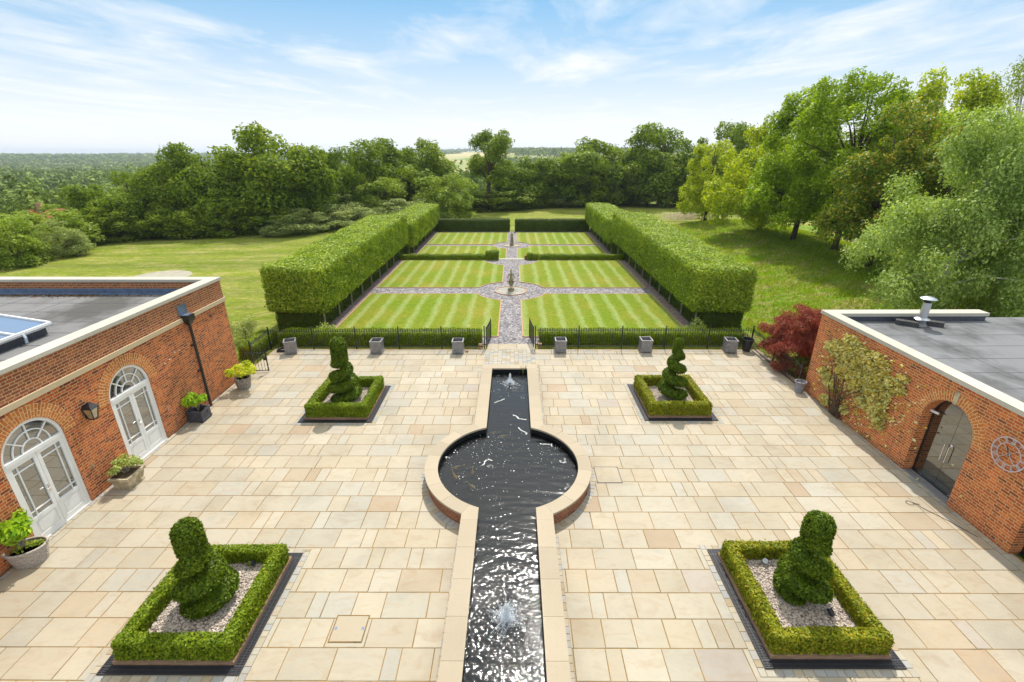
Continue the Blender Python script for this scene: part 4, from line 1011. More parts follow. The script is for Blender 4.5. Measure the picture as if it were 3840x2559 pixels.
# downpipe and hopper
b = MB(); yp = 15.42; b.tube([(XL+.12, yp, .05), (XL+.12, yp, 3.2)], .048, 12)
for z in (.35, 1.4, 2.4): b.tube([(XL+.12, yp, z), (XL+.12, yp, z+.07)], .058, 12); b.box(XL, yp-.07, z+.015, XL+.07, yp+.07, z+.055)
b.tube([(XL+.12, yp, .06), (XL+.16, yp, .02)], .05, 12)
dp = b.build('downpipe', M['black_iron'], **kw_)
b = MB().taper(XL+.12, yp, 3.18, 3.36, .055, .055, .13, .16); b.box(XL+.0, yp-.17, 3.36, XL+.26, yp+.17, 3.54)
o = b.build('hopper_head', M['black_iron'], dp); o.data.transform(Matrix.Translation((-LB.location.x, -LB.location.y, 0)))
b = MB(); b.box(XL+.004, yp-.24, 3.56, XL+.014, yp+.20, 3.90); b.box(XL+.014, yp-.14, 3.545, XL+.24, yp+.14, 3.555)
o = b.build('lead_chute', M['lead_blue'], dp); o.data.transform(Matrix.Translation((-LB.location.x, -LB.location.y, 0)))
MB().box(XL+.001, yp+.01, 3.91, XL+.004, yp+.022, 4.15).build('movement_joint', M['seam'], **kw_)
MB().tube([(XL, 16.75, 3.05), (XL+.05, 16.75, 3.05)], .05, 12).build('vent_outlet', M['lead_dk'], **kw_)
for y, z in ((13.98, 2.33), (14.22, 2.38), (14.52, 2.50), (14.75, 2.48)): MB().box(XL, y, z, XL+.02, y+.05, z+.02).build('wall_clip', M['white'], **kw_)
MB().box(XL, 13.55, .83, XL+.03, 13.58, 1.0).build('door_hook', M['galv'], **kw_); MB().box(XL, 10.55, .80, XL+.03, 10.58, .95).build('door_hook', M['galv'], **kw_)
# lantern on the wall
wl_ = thing('wall_lantern', 'black coach lantern on the brick wall between the two arched doors', 'lantern', (XL, 10.93, 2.12))
b = MB(); b.box(0, -.05, .02, .02, .05, .42); b.tube([(.01, 0, .06), (.10, 0, .02), (.16, 0, .03)], .012, 8); b.build('bracket', M['black_iron'], wl_)
fr = MB()
for i in (-1, 1):
    for j in (-1, 1): fr.bar((.16+i*.065, j*.065, .03), (.16+i*.12, j*.12, .34), .018)
for h_, z in ((.065, .03), (.12, .34)):
    for a, c in (((-1, -1), (1, -1)), ((1, -1), (1, 1)), ((1, 1), (-1, 1)), ((-1, 1), (-1, -1))): fr.bar((.16+a[0]*h_, a[1]*h_, z), (.16+c[0]*h_, c[1]*h_, z), .02)
fr.box(.16-.07, -.07, .01, .16+.07, .07, .028); fr.build('frame', M['black_iron'], wl_)
MB().taper(.16, 0, .035, .335, .062, .062, .113, .113).build('glass', M['glass_lamp'], wl_)
b = MB().taper(.16, 0, .351, .46, .14, .14, .05, .05); b.taper(.16, 0, .46, .50, .055, .055, .03, .03); b.build('cap', M['black_iron'], wl_)

# ------------------------------------------------------------------ right building (built along +y, wall face x=0, then turned)
RA = math.asin(.0094)
RB = thing('brick_pavilion', 'low orange brick pavilion with grey felt roof, pale coping and tinted arched glass doors', 'building', (11.754, 0, 0), RA)
def rw(out, y, z=0):   # point on the right wall -> world
    return (11.754 - out*math.cos(RA) - y*math.sin(RA), y*math.cos(RA) - out*math.sin(RA), z)
YR, ZC = 16.75, 3.17
DR = [(10.93, .77, 1.85), (7.73, .77, 1.85)]
b = MB(); arched_wall(b, 0, 2.5, YR, 0, ZC, DR, -1)
for d in DR: reveal(b, 0, .36, *d, -1)
b.add([(0, YR, 0), (9, YR, 0), (9, YR, 2.95), (0, YR, 2.95)], [(3, 2, 1, 0)]); b.add([(0, YR, 2.95), (5.75, YR, 2.95), (5.75, YR, ZC), (0, YR, ZC)], [(3, 2, 1, 0)])
b.build('wall', M['brick_r'], RB, uv=True)
b = MB(); y = 2.4
while y < YR: y2 = min(y+1.3, YR+.05); y2 = YR+.05 if YR-y2 < .4 else y2; b.box(-.05, y, ZC, .36, y2-.004, ZC+.12); y = y2
x = .361
while x < 5.8: x2 = min(x+1.15, 5.83); b.box(x+.002, YR-.40, ZC, x2, YR+.05, ZC+.119); x = x2
b.build('coping', M['parapet'], RB)
ZF = 2.98
b = MB().add([(.33, 2.4, ZF), (9.05, 2.4, ZF), (9.05, YR-.36, ZF), (.33, YR-.36, ZF)], [(0, 1, 2, 3)]); b.box(5.84, YR-.36, 2.9, 9.05, YR+.05, ZF-.001)
rf2 = b.build('roof', M['felt_r'], RB)
b = MB()
for y in np.arange(3.2, 16.4, .98): b.box(.34, y, ZF, 9.04, y+.02, ZF+.005)
b.box(2.3, 2.5, ZF, 2.32, 16.35, ZF+.0055); b.box(7.2, 2.5, ZF, 7.22, 16.35, ZF+.0055); b.build('felt_seam', M['seam'], rf2)
b = MB(); b.box(.365, YR-.375, ZF+.002, 5.75, YR-.361, ZC-.002); b.box(.331, 2.4, ZF+.002, .345, YR-.38, ZC-.002); b.build('upstand', M['lead_dk'], RB)
def glass_doors(yc, hw, sp):
    fr = MB(); x = .30
    ring_yz(fr, x, x+.05, yc, sp, hw-.05, hw-.001); fr.box(x, yc-hw+.001, 0, x+.05, yc-hw+.05, sp); fr.box(x, yc+hw-.05, 0, x+.05, yc+hw-.001, sp); fr.box(x-.02, yc-hw+.05, .003, x+.06, yc+hw-.05, .03)
    d = fr.build('arched_glass_door', M['black_iron'], RB)
    for s in (-1, 1):
        ys = [(yc+s*.004, .03)]; pts = []
        R = hw-.055
        for k in range(17):
            a = PI/2*k/16; pts.append((yc+s*R*math.cos(a) if k < 16 else yc+s*.004, sp+R*math.sin(a)))
        poly = [(yc+s*.004, .03), (yc+s*R, .03)] + pts
        if s < 0: poly = poly[::-1]
        m = len(poly); g = MB(); g.add([(x+.015, q[0], q[1]) for q in poly]+[(x+.027, q[0], q[1]) for q in poly], [tuple(range(m-1, -1, -1)), tuple(range(m, 2*m))]+[(i, (i+1) % m, m+(i+1) % m, m+i) for i in range(m)])
        lf = g.build('glass_leaf', M['glass_bronze'], d)
        h = MB(); h.tube([(x+.015, yc+s*.07, .82), (x-.055, yc+s*.07, .82), (x-.055, yc+s*.07, 1.32), (x+.015, yc+s*.07, 1.32)], .013, 10); h.build('pull_handle', M['steel'], d)
        MB().box(x+.01, yc+s*.5-.07, .031, x+.032, yc+s*.5+.07, .055).build('patch_fitting', M['steel'], d)
    MB().tube([(x+.014, yc-.06, 1.35), (x+.002, yc-.06, 1.35)], .035, 14).build('lock', M['steel'], d)
    ar = MB(); ring_front(ar, -.006, yc, sp, hw, hw+.30, -1); ar.build('brick_arch', M['brick_arch'], RB)
    ks = MB(); ks.add([(xx, yc+s*w_, sp+hw+z_) for xx in (-.02, .0) for s, w_, z_ in ((-1, .05, -.02), (1, .05, -.02), (1, .075, .33), (-1, .075, .33))], [(0, 1, 2, 3), (4, 7, 6, 5), (0, 4, 5, 1), (1, 5, 6, 2), (2, 6, 7, 3), (3, 7, 4, 0)]); ks.build('keystone', M['stone_pot'], RB)
for d in DR: glass_doors(*d)
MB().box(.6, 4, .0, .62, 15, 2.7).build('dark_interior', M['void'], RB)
MB().box(.02, 10.95-.82, .001, .34, 10.95+.82, .006).build('threshold', M['lead'], RB)
MB().tube([(.20, 11.66, 2.0), (.20, 11.60, 2.0), (.24, 11.46, 2.0)], .035, 10).build('reveal_spot', M['white'], RB)
# flue
fl = thing('flue_pipe', 'shiny steel stove flue with a rain cap on the right hand flat roof', 'flue', (14.62, 15.95, ZF))
b = MB().lathe([(.13, 0), (.13, .85)], 24); b.build('pipe', M['galv'], fl, smooth=False)
MB().lathe([(.20, 0), (.20, .02), (.15, .10), (.135, .22)], 24).build('flashing_collar', M['lead'], fl)
MB().lathe([(.135, .235), (.24, .25), (.145, .30)], 24).build('storm_collar', M['galv'], fl)
MB().lathe([(.10, .85), (.10, .98)], 16).build('cowl_neck', M['black_iron'], fl)
MB().lathe([(.255, .98), (.25, 1.0), (.12, 1.06), (.01, 1.075)], 24).build('rain_cap', M['galv'], fl)
for dx, rz, lab in ((-.46, .62, 'dark concrete block on the left of the roof flue'), (.42, .55, 'dark concrete block on the right of the roof flue')):
    t = tag(MB().box(-.32, -.12, 0, .32, .12, .16).build('concrete_block', M['block'], loc=(14.62+dx, 15.98, ZF+.001)), lab, 'block', 'blocks beside the flue'); t.rotation_euler = (0, 0, -rz)
def cable(pts, r, label, z): return tag(MB().tube(pts, r, 6).build('loose_cable', M['cable']), label, 'cable')
cable([(18.9, 11.2, ZF+.01), (18.3, 11.5, ZF+.01), (17.9, 11.9, ZF+.012), (17.6, 11.8, ZF+.014), (17.8, 11.5, ZF+.01), (18.2, 11.7, ZF+.03), (17.7, 12.1, ZF+.01), (17.3, 12.0, ZF+.01), (17.4, 11.6, ZF+.012), (18.8, 10.6, ZF+.01)], .008, 'thin black cable looped on the right hand flat roof', 0)
cp = [(10.95, 10.15, .012)] + [(10.72+.09*math.cos(a), 10.2+.09*math.sin(a), .014+.002*i) for i, a in enumerate(np.linspace(0, 2*PI, 9))] + [(10.95, 9.95, .012), (11.2, 9.55, .012), (11.36, 9.2, .012), (11.45, 9.0, .012)]
cable(cp, .006, 'thin grey cable with a loop on the paving by the pavilion door', 0)

# clock
ck = thing('wall_clock', 'open metal skeleton clock with roman numerals on the brick pavilion wall', 'clock', rw(.03, 9.29, 2.20), RA)
def ck_ring(r0, r1, name):
    b = MB(); ring_yz(b, -.012, .0, 0, 0, r0, r1, 0, 2*PI, 48); return b.build(name, M['clock'], ck)
ck_ring(.385, .405, 'outer_ring'); ck_ring(.255, .268, 'inner_ring')
NUM = ['XII', 'I', 'II', 'III', 'IIII', 'V', 'VI', 'VII', 'VIII', 'IX', 'X', 'XI']
def dirw(a): return Vector((0, -math.sin(a), math.cos(a)))   # clockwise seen from -x (viewer looks along +x: right = -y)
for i, tx in enumerate(NUM):
    a = 2*PI*i/12; up = dirw(a); rt = Vector((0, -math.cos(a), -math.sin(a)))
    wd = {'I': .022, 'V': .048, 'X': .05}; tot = sum(wd[c] for c in tx); p = -tot/2; b = MB(); c0, c1 = .272, .383; o = Vector((-.006, 0, 0))
    for ch in tx:
        x0, x1 = p+.004, p+wd[ch]-.004; xm = (x0+x1)/2
        Q = lambda x, r: o+rt*x+up*r
        if ch == 'I': b.bar(Q(xm, c0), Q(xm, c1), .011, .008)
        if ch == 'V': b.bar(Q(x0, c1), Q(xm, c0), .012, .008); b.bar(Q(x1, c1), Q(xm, c0), .008, .0075)
        if ch == 'X': b.bar(Q(x0, c1), Q(x1, c0), .012, .008); b.bar(Q(x1, c1), Q(x0, c0), .008, .0075)
        p += wd[ch]
    b.build('numeral', M['clock'], ck)
b = MB(); 
for a in (PI/4+.0, 3*PI/4, 5*PI/4, 7*PI/4): b.bar(Vector((-.004, 0, 0))+dirw(a)*.03, Vector((-.004, 0, 0))+dirw(a)*.256, .012, .008)
b.build('spokes', M['clock'], ck)
MB().tube([(-.02, 0, 0), (.03, 0, 0)], .04, 16).build('hub', M['galv'], ck)
for a, l, w_, nm in ((2*PI*(.93), .20, .022, 'hour_hand'), (2*PI*.60, .27, .016, 'minute_hand')):
    d = dirw(a); b = MB(); b.bar(Vector((-.024, 0, 0))-d*.05, Vector((-.024, 0, 0))+d*l, w_, .005); b.build(nm, M['lead_dk'], ck)

# ------------------------------------------------------------------ railings and gates
def post_mesh(h=1.06):
    b = MB().box(-.025, -.025, 0, .025, .025, h); b.lathe([(.016, h), (.016, h+.02), (.034, h+.045), (.034, h+.065), (.012, h+.09)], 10); return b
def picket_mesh():
    b = MB().tube([(0, 0, .08), (0, 0, .93)], .0085, 6); b.lathe([(.009, .93), (.02, .955), (.012, .985), (.002, 1.04)], 6); return b
pk_me = None; po_me = None
def railing(p, q, nseg, label, per, group='iron railings', posts=None, cat='railing', name='iron_railing'):
    global pk_me, po_me
    p = Vector(p); q = Vector(q); L = (q-p).length; a = math.atan2(q.y-p.y, q.x-p.x)
    t = thing(name, label, cat, p, a, group)
    for z, h in ((.91, .014), (.12, .014)): MB().box(0, -.02, z-h/2, L, .02, z+h/2).build('rail', M['black_iron'], t)
    for k in range(nseg+1):
        if posts is not None and k not in posts: continue
        o = post_mesh().build('post', M['black_iron'], t) if po_me is None else link('post', po_me, None, t)
        po_me = o.data; o.location = (L*k/nseg, 0, 0)
    for k in range(nseg):
        for j in range(per):
            o = picket_mesh().build('picket', M['black_iron'], t) if pk_me is None else link('picket', pk_me, None, t)
            pk_me = o.data; o.location = (L*(k+(j+1)/(per+1))/nseg, 0, 0)
    return t
railing((-11.34, 20.80, 0), (-1.22, 20.93, 0), 5, 'black spiked railing behind the three left lead planters', 17)
railing((1.20, 21.0, 0), (11.46, 21.0, 0), 5, 'black spiked railing behind the three right lead planters', 17)
railing((-11.34, 20.80, 0), (-11.30, 19.05, 0), 1, 'short black railing from the left corner post to the small gate', 14, posts=(1,))
railing((11.46, 21.0, 0), (11.42, 16.85, 0), 2, 'black railing running from the right corner past the red maple to the pavilion', 18, posts=(1, 2))
def gate(p, ang, L, label, n=8, h=1.0, latch=False, brace=False):
    t = thing('iron_gate', label, 'gate', p, ang, 'iron gates')
    fr = MB(); fr.box(-.02, -.02, .05, .02, .02, h+.08); fr.box(L-.02, -.02, .05, L+.02, .02, h+.08)
    for z in (.09, .90): fr.box(.02, -.015, z-.012, L-.02, .015, z+.012)
    fr.build('frame', M['black_iron'], t)
    if brace: MB().bar((.02, .012, .10), (L-.02, .012, .88), .02, .008).build('brace', M['black_iron'], t)
    for j in range(n):
        o = link('picket', pk_me, None, t); o.location = (L*(j+1)/(n+1), 0, .02)
    if latch: MB().box(L-.11, -.04, .56, L+.02, .04, .70).build('lock_box', M['black_iron'], t)
    return t
gate((-1.13, 20.98, 0), math.atan2(1.22, .16), 1.23, 'left leaf of the open pair of black gates at the gravel path', 10)
gate((1.12, 21.05, 0), math.atan2(1.22, -.16), 1.23, 'right leaf of the open pair of black gates at the gravel path', 10)
gate((-11.12, 18.22, 0), math.atan2(.10, .98), .86, 'small single black gate with a lock box between the left building and the railing', 6, latch=True)
# ------------------------------------------------------------------ pots and planters on the patio
def cube_planter(x, y, rz, label, mat='lead', s=.25, h=.62, group='square lead planters along the railing', name='lead_planter', cat='planter'):
    t = thing(name, label, cat, (x, y, .003), rz, group); b = MB()
    b.box(-s, -s, .05, s, -s+.025, h); b.box(-s, s-.025, .05, s, s, h); b.box(-s, -s+.025, .05, -s+.025, s-.025, h); b.box(s-.025, -s+.025, .05, s, s-.025, h); b.box(-s+.02, -s+.02, .05, s-.02, s-.02, .1)
    b.build('body', M[mat], t)
    r = MB(); e = .018
    for z0, z1 in ((h-.055, h+.012), (.05, .10)):
        r.box(-s-e, -s-e, z0, s+e, -s+.03, z1); r.box(-s-e, s-.03, z0, s+e, s+e, z1); r.box(-s-e, -s+.03, z0, -s+.03, s-.03, z1); r.box(s-.03, -s+.03, z0, s+e, s-.03, z1)
    r.build('moulded_rim', M[mat], t)
    f = MB()
    for i in (-1, 1):
        for j in (-1, 1): f.box(i*s*.8-.05, j*s*.8-.05, 0, i*s*.8+.05, j*s*.8+.05, .05)
    f.build('feet', M[mat], t)
    k = MB(); ring_yz(k, s-.002, s+.008, 0, .33, .105, .135, 0, 2*PI, 24); me_ = None
    for ax_ in range(4):
        o = k.build('roundel', M[mat], t) if me_ is None else link('roundel', me_, None, t)
        me_ = o.data; o.rotation_euler = (0, 0, ax_*PI/2)
    MB().box(-s+.025, -s+.025, .1, s-.025, s-.025, h-.16).build('soil', M['soil'], t)
    return t
for x, y, rz, lab in ((-10.22, 20.42, .35, 'lead planter turned askew, leftmost in the row by the railing'), (-6.2, 20.46, 0, 'lead planter in the middle of the left railing row, behind the slender spiral'), (-2.42, 20.48, 0, 'lead planter nearest the gates on the left side'),
                      (2.36, 20.58, 0, 'lead planter nearest the gates on the right side'), (6.35, 20.64, 0, 'lead planter in the middle of the right railing row, beside the ragged spiral'), (10.3, 20.6, -.08, 'lead planter beside the round black tub at the right end')):
    cube_planter(x, y, rz, lab)
t = thing('black_tub', 'round empty black plastic tub in the right corner of the railing', 'pot', (11.15, 20.72, .003))
MB().lathe([(.17, 0), (.245, .52), (.262, .53), (.262, .60), (.24, .60), (.225, .52), (.16, .06)], 28, caps=True).build('body', M['black_plastic'], t)
t = thing('hose_coil', 'black coiled hose behind the askew lead planter', 'hose', (-10.72, 20.58, .01)); b = MB()
for k in range(3): b.tube([(.24*math.cos(a)*(1-k*.1), .20*math.sin(a)*(1-k*.1), .03+k*.035) for a in np.linspace(0, 2*PI, 25)], .02, 6)
b.build('coil', M['black_plastic'], t)
for x, y, s, lab in ((-2.03, 20.55, .07, 'pale brick scrap beside the lead planter left of the gates'), (-1.4, 20.98, .10, 'upright brick stub at the left gate post'), (1.42, 21.08, .09, 'leaning brick stub at the right gate post')):
    o = MB().box(-s, -.05, 0, s, .05, .075 if s < .09 else .22).build('loose_brick', M['brick_edge'], loc=(x, y, .004)); tag(o, lab, 'brick', 'loose bricks by the railing')

def pot_leaves(P0, R, n, size, seed, mat, parent, ratio=.5, flat=.8, name='foliage', clumps=14, stems=True):
    rg = np.random.default_rng(seed)
    c = unit(rg.normal(size=(clumps, 3))); c[:, 2] = np.abs(c[:, 2])*.9; c = c*(.45+.5*rg.random((clumps, 1)))*np.array(R)
    k = rg.integers(0, clumps, n); d = unit(rg.normal(size=(n, 3))); P = c[k]+d*np.array(R)*.36*rg.random((n, 1))**.5+np.array(P0); N = unit(d+rg.normal(size=(n, 3))*.5+np.array([0, 0, .8*flat]))
    link(name, np_mesh('pot_foliage', *leaf_geo(P, N, size, rg, ratio, .2)), M[mat], parent)
    if stems:
        b = MB()
        for q in c: b.tube([(0, 0, P0[2]-R[2]*1.0), (q[0]*.4, q[1]*.4, P0[2]-R[2]*.2+q[2]*.3), (q[0]+P0[0], q[1]+P0[1], q[2]+P0[2])], [.012, .008, .004], 5)
        b.build('stems', M['bark_lt'], parent)
# half barrel with lime maple
t = thing('barrel_planter', 'grey half barrel with a lime leaved shrub by the far end of the left wall', 'planter', (-10.55, 16.86, .003))
b = MB(); n = 18
for k in range(n):
    a0, a1 = 2*PI*k/n+.012, 2*PI*(k+1)/n-.012
    for z0, z1, r0, r1 in ((0, .22, .225, .275), (.22, .45, .275, .30)):
        vs = [((r)*math.cos(a), r*math.sin(a), z) for z, r in ((z0, r0), (z1, r1)) for a in (a0, a1)] + [((r-.03)*math.cos(a), (r-.03)*math.sin(a), z) for z, r in ((z0, r0), (z1, r1)) for a in (a0, a1)]
        b.add(vs, [(0, 1, 3, 2), (5, 4, 6, 7), (2, 3, 7, 6), (0, 4, 5, 1), (1, 5, 7, 3), (4, 0, 2, 6)])
b.build('staves', M['barrel'], t); b = MB()
for z, r in ((.06, .245), (.34, .293)): b.lathe([(r, z), (r+.003, z+.035)], 24, caps=False); 
b.lathe([(.262, .45), (.30, .45), (.315, .47), (.265, .475), (.262, .45)], 24, caps=False); b.build('hoop', M['barrel'], t)
MB().lathe([(.01, .36), (.27, .36)], 20).build('soil', M['soil'], t)
pot_leaves((.03, 0, .70), (.58, .52, .34), 900, .11, 21, 'potyel', t, .5)
cp_ = cube_planter(-10.82, 14.45, .0, 'dark square lead planter with a round green shrub beside the downpipe', 'lead_dk', .25, .40, 'potted plants along the left wall')
pot_leaves((-.04, -.02, .66), (.36, .36, .34), 1300, .085, 22, 'potgreen', cp_, .5)
t = thing('stone_planter', 'mossy square stone planter with a pale variegated shrub between the white doors', 'planter', (-10.66, 10.95, .003), 0, 'potted plants along the left wall')
b = MB().taper(0, 0, .0, .05, .22, .26, .23, .27); b.taper(0, 0, .05, .32, .20, .25, .25, .31); b.taper(0, 0, .32, .40, .28, .34, .28, .34); b.build('body', M['stone_pot'], t)
MB().box(-.23, -.29, .395, .23, .29, .405).build('soil', M['soil'], t)
pot_leaves((.0, .03, .58), (.34, .46, .26), 1100, .075, 23, 'potpale', t, .5)
t = thing('wicker_basket', 'oval pale wicker basket with a tall bright green plant at the left edge', 'planter', (-10.86, 8.22, .003), .5, 'potted plants along the left wall')
b = MB(); n = 40; H_ = .40
for row in range(13):
    z = .012+row*.031; r = .25+.07*row/12
    pts = []
    for k in range(n+1):
        a = 2*PI*k/n; w_ = .008*(1 if (k+row) % 2 else -1); pts.append(((r*1.12+w_)*math.cos(a), (r*.86+w_)*math.sin(a), z))
    b.tube(pts, .017, 5)
b.build('weave', M['wicker'], t, smooth=True); b = MB()
for k in range(20):
    a = 2*PI*(k+.5)/20; b.tube([(.25*1.12*math.cos(a), .25*.86*math.sin(a), 0), (.325*1.12*math.cos(a), .325*.86*math.sin(a), .42)], .013, 5)
b.tube([(.33*1.12*math.cos(a), .33*.86*math.sin(a), .42) for a in np.linspace(0, 2*PI, 33)], .028, 7)
b.tube([(.36*1.02+.0, -.09, .41), (.40, -.05, .48), (.40, .05, .48), (.36*1.02, .09, .41)], .016, 6); b.tube([(-.36*1.02, -.09, .41), (-.40, -.05, .48), (-.40, .05, .48), (-.36*1.02, .09, .41)], .016, 6)
b.build('rim', M['wicker'], t, smooth=True)
MB().lathe([(.01, .30), (.29, .30)], 20, sx=1.1, sy=.84).build('soil', M['soil'], t)
pot_leaves((-.12, .02, .86), (.44, .50, .44), 1100, .12, 24, 'potgreen', t, .42); pot_leaves((.05, 0, .42), (.28, .2, .12), 200, .06, 25, 'bush', t, .5, name='underplanting', stems=False)
t = thing('grey_pot', 'small round grey pot at the near end of the right railing', 'pot', (11.3, 16.55, .003))
MB().lathe([(.15, 0), (.19, .40), (.205, .40), (.205, .46), (.18, .46), (.165, .38), (.01, .36)], 24).build('body', M['pot_grey'], t)
b = MB().tube([(.05, .02, .36), (.12, .1, .75), (.2, .12, .85), (.32, .1, .86)], .006, 5); b.build('dry_stem', M['bark'], t)

# climber on the right wall
cl = thing('wall_climber', 'golden leaved climbing shrub spread over the brick pavilion wall', 'climber', rw(.12, 14.75, .0))
rg = np.random.default_rng(31); P = []; N = []
blobs = [(14.6, 2.35, .75, .55), (13.7, 2.45, .6, .42), (15.4, 2.25, .5, .35), (13.3, 1.75, .55, .55), (14.2, 1.75, .6, .45), (13.1, 1.2, .42, .40), (12.75, 2.2, .42, .25), (15.7, 1.2, .35, .22), (15.3, .95, .4, .2), (15.35, .30, .30, .2), (14.9, 2.8, .35, .2), (12.55, 2.55, .22, .1), (12.9, .85, .25, .25), (14.9, 1.65, .35, .28), (13.7, 1.1, .3, .2), (14.35, .45, .2, .15), (15.9, 2.2, .2, .2)]
for yc, zc, ry, rz in blobs:
    n = int(3600*ry*rz/.25); th = rg.random(n)*2*PI; r = np.sqrt(rg.random(n)); out = .04+.16*np.sqrt(np.clip(1-r*r, 0, 1))*rg.random(n)
    clump = .5+.5*np.sin(13*(yc+r*ry*np.cos(th))+3)*np.sin(15*(zc+r*rz*np.sin(th)))
    keep = rg.random(n) < .10+.90*clump**2.0
    for o_, y_, z_ in zip(out[keep], (yc+r*ry*np.cos(th))[keep], (zc+r*rz*np.sin(th))[keep]): P.append(rw(o_+.0, y_, max(z_, .05)))
for k in range(1500):
    y_, z_ = 14.2+rg.normal()*1.0, 1.75+rg.normal()*.72
    if .05 < z_ < 2.95 and y_ < 16.3: P.append(rw(.03+.09*rg.random(), y_, z_))
P = np.array(P); N = unit(rg.normal(size=P.shape)*.6+np.array([-.6, -.1, .7])); o0 = np.array(cl.location)
link('foliage', np_mesh('climber_foliage', *leaf_geo(P-o0, N, .10, rg, .6, .2)), M['climber'], cl)
b = MB(); rr = random.Random(6)
for k in range(28):
    yc, zc, ry, rz = rr.choice(blobs); e = (yc+rr.uniform(-ry, ry)*.8, zc+rr.uniform(-rz, rz)*.8); s0 = 14.75+rr.uniform(-.25, .25)
    b.tube([Vector(rw(.1, s0, .02))-Vector(cl.location), Vector(rw(.14+rr.uniform(0, .08), s0+(e[0]-s0)*.2+rr.uniform(-.2, .2), e[1]*.4))-Vector(cl.location), Vector(rw(.08, s0+(e[0]-s0)*.65, e[1]*.75))-Vector(cl.location), Vector(rw(.06, e[0], e[1]))-Vector(cl.location)], [.016, .010, .007, .003], 5)
b.build('stems', M['bark'], cl)

# ------------------------------------------------------------------ formal garden
CR, C1, LZ = 2.35, 31.15, -.45
def arc_pts(cx, cy, r, xa, ya, xb, yb, n=14):
    a = math.atan2(ya-cy, xa-cx); c = math.atan2(yb-cy, xb-cx)
    while c-a > PI: c -= 2*PI
    while a-c > PI: c += 2*PI
    return [(cx+r*math.cos(a+(c-a)*k/n), cy+r*math.sin(a+(c-a)*k/n)) for k in range(n+1)]
hx = lambda r, dy: math.sqrt(r*r-dy*dy)
P1 = [(.63, 22.5), (9.28, 22.5), (9.28, 30.35)] + arc_pts(0, C1, CR, hx(CR, .8), 30.35, .63, C1-hx(CR, .63))
P2 = [(9.28, 31.9), (9.28, 40.9)] + arc_pts(0, 41.2, CR, hx(CR, .3), 40.9, .63, 41.2-hx(CR, .63)) + arc_pts(0, C1, CR, .63, C1+hx(CR, .63), hx(CR, .75), 31.9)
C2, R2 = 50.55, 2.05
P3 = [(.55, 42.3), (9.15, 42.3), (9.15, 50.1)] + arc_pts(0, C2, R2, hx(R2, .45), 50.1, .55, C2-hx(R2, .55))
P4 = [(9.15, 51.0), (9.15, 59.2), (.55, 59.2)] + arc_pts(0, C2, R2, .55, C2+hx(R2, .55), hx(R2, .45), 51.0)
def edging(b, pts, z, closed=True):
    m = len(pts); rng_ = random.Random(1)
    for i in range(m):
        p, q = Vector((*pts[i], z)), Vector((*pts[(i+1) % m], z)); L = (q-p).length; k = max(1, int(round(L/.5)))
        for j in range(k):
            a, c = p.lerp(q, j/k), p.lerp(q, (j+1)/k); b.bar(a+(c-a)*.02, c-(c-a)*.02, .065, .06)
eb = MB()
for s in (1, -1):
    for P, z in ((P1, 0), (P2, 0), (P3, LZ), (P4, LZ)):
        pts = [(s*x, y) for x, y in P]
        tag(MB().prism(pts, z-.08, z+.025).build('lawn', M['lawn']), kind='structure')
        edging(eb, pts, z+.005)
for (c, r, z) in ((C1, 1.08, 0), (C2, .95, LZ)):
    edging(eb, [(r*math.cos(2*PI*k/36), c+r*math.sin(2*PI*k/36)) for k in range(36)], z+.005)
tag(eb.build('brick_edging', M['brick_edge']), kind='structure')
b = MB(); b.add([(-9.9, 21.56, -.012), (9.9, 21.56, -.012), (9.9, 41.4, -.012), (-9.9, 41.4, -.012)], [(0, 1, 2, 3)]); b.add([(-9.8, 41.45, LZ-.02), (9.8, 41.45, LZ-.02), (9.8, 60.2, LZ-.02), (-9.8, 60.2, LZ-.02)], [(0, 1, 2, 3)])
tag(b.build('gravel_path', M['gravel']), kind='structure')
b = MB()
for s in (1, -1):
    for ya, yb, z in ((22.2, 41.0, .004), (42.3, 60.0, LZ-.004)):
        xs = sorted((s*9.36, s*10.3)); b.add([(xs[0], ya, z), (xs[1], ya, z), (xs[1], yb, z), (xs[0], yb, z)], [(0, 1, 2, 3)])
tag(b.build('gravel_border', M['gravel_br']), kind='structure')
b = MB()
for c, r, z in ((C1, 1.05, .004), (C2, .92, LZ-.004)): b.add([(r*math.cos(2*PI*k/36), c+r*math.sin(2*PI*k/36), z) for k in range(36)], [tuple(range(36))])
tag(b.build('pale_gravel', M['gravel_lt']), kind='structure')
b = MB(); b.box(-9.9, 41.40, LZ-.1, -1.36, 41.52, -.02); b.box(1.36, 41.40, LZ-.1, 9.9, 41.52, -.02); b.build('retaining_wall', M['brick_kerb'], uv=True)
tag(bpy.data.objects['retaining_wall'], 'low brick retaining wall under the hedge across the middle of the garden', 'wall')
t = thing('garden_steps', 'pale stone steps between two brick piers in the middle of the garden', 'steps', (0, 41.35, 0))
MB().box(-1.12, -.17, -.05, 1.12, .17, .03).build('tread', M['parapet'], t); MB().box(-1.12, .17, LZ-.05, 1.12, .5, -.2).build('tread', M['parapet'], t)
for s in (1, -1): MB().box(s*1.24-.115, -.16, -.4, s*1.24+.115, .16, .34).build('brick_pier', M['brick_pond'], t, uv=True)
MB().box(-.78, -.08, -.002, .78, .0, .012).build('edge_strip', M['brick_edge'], t)

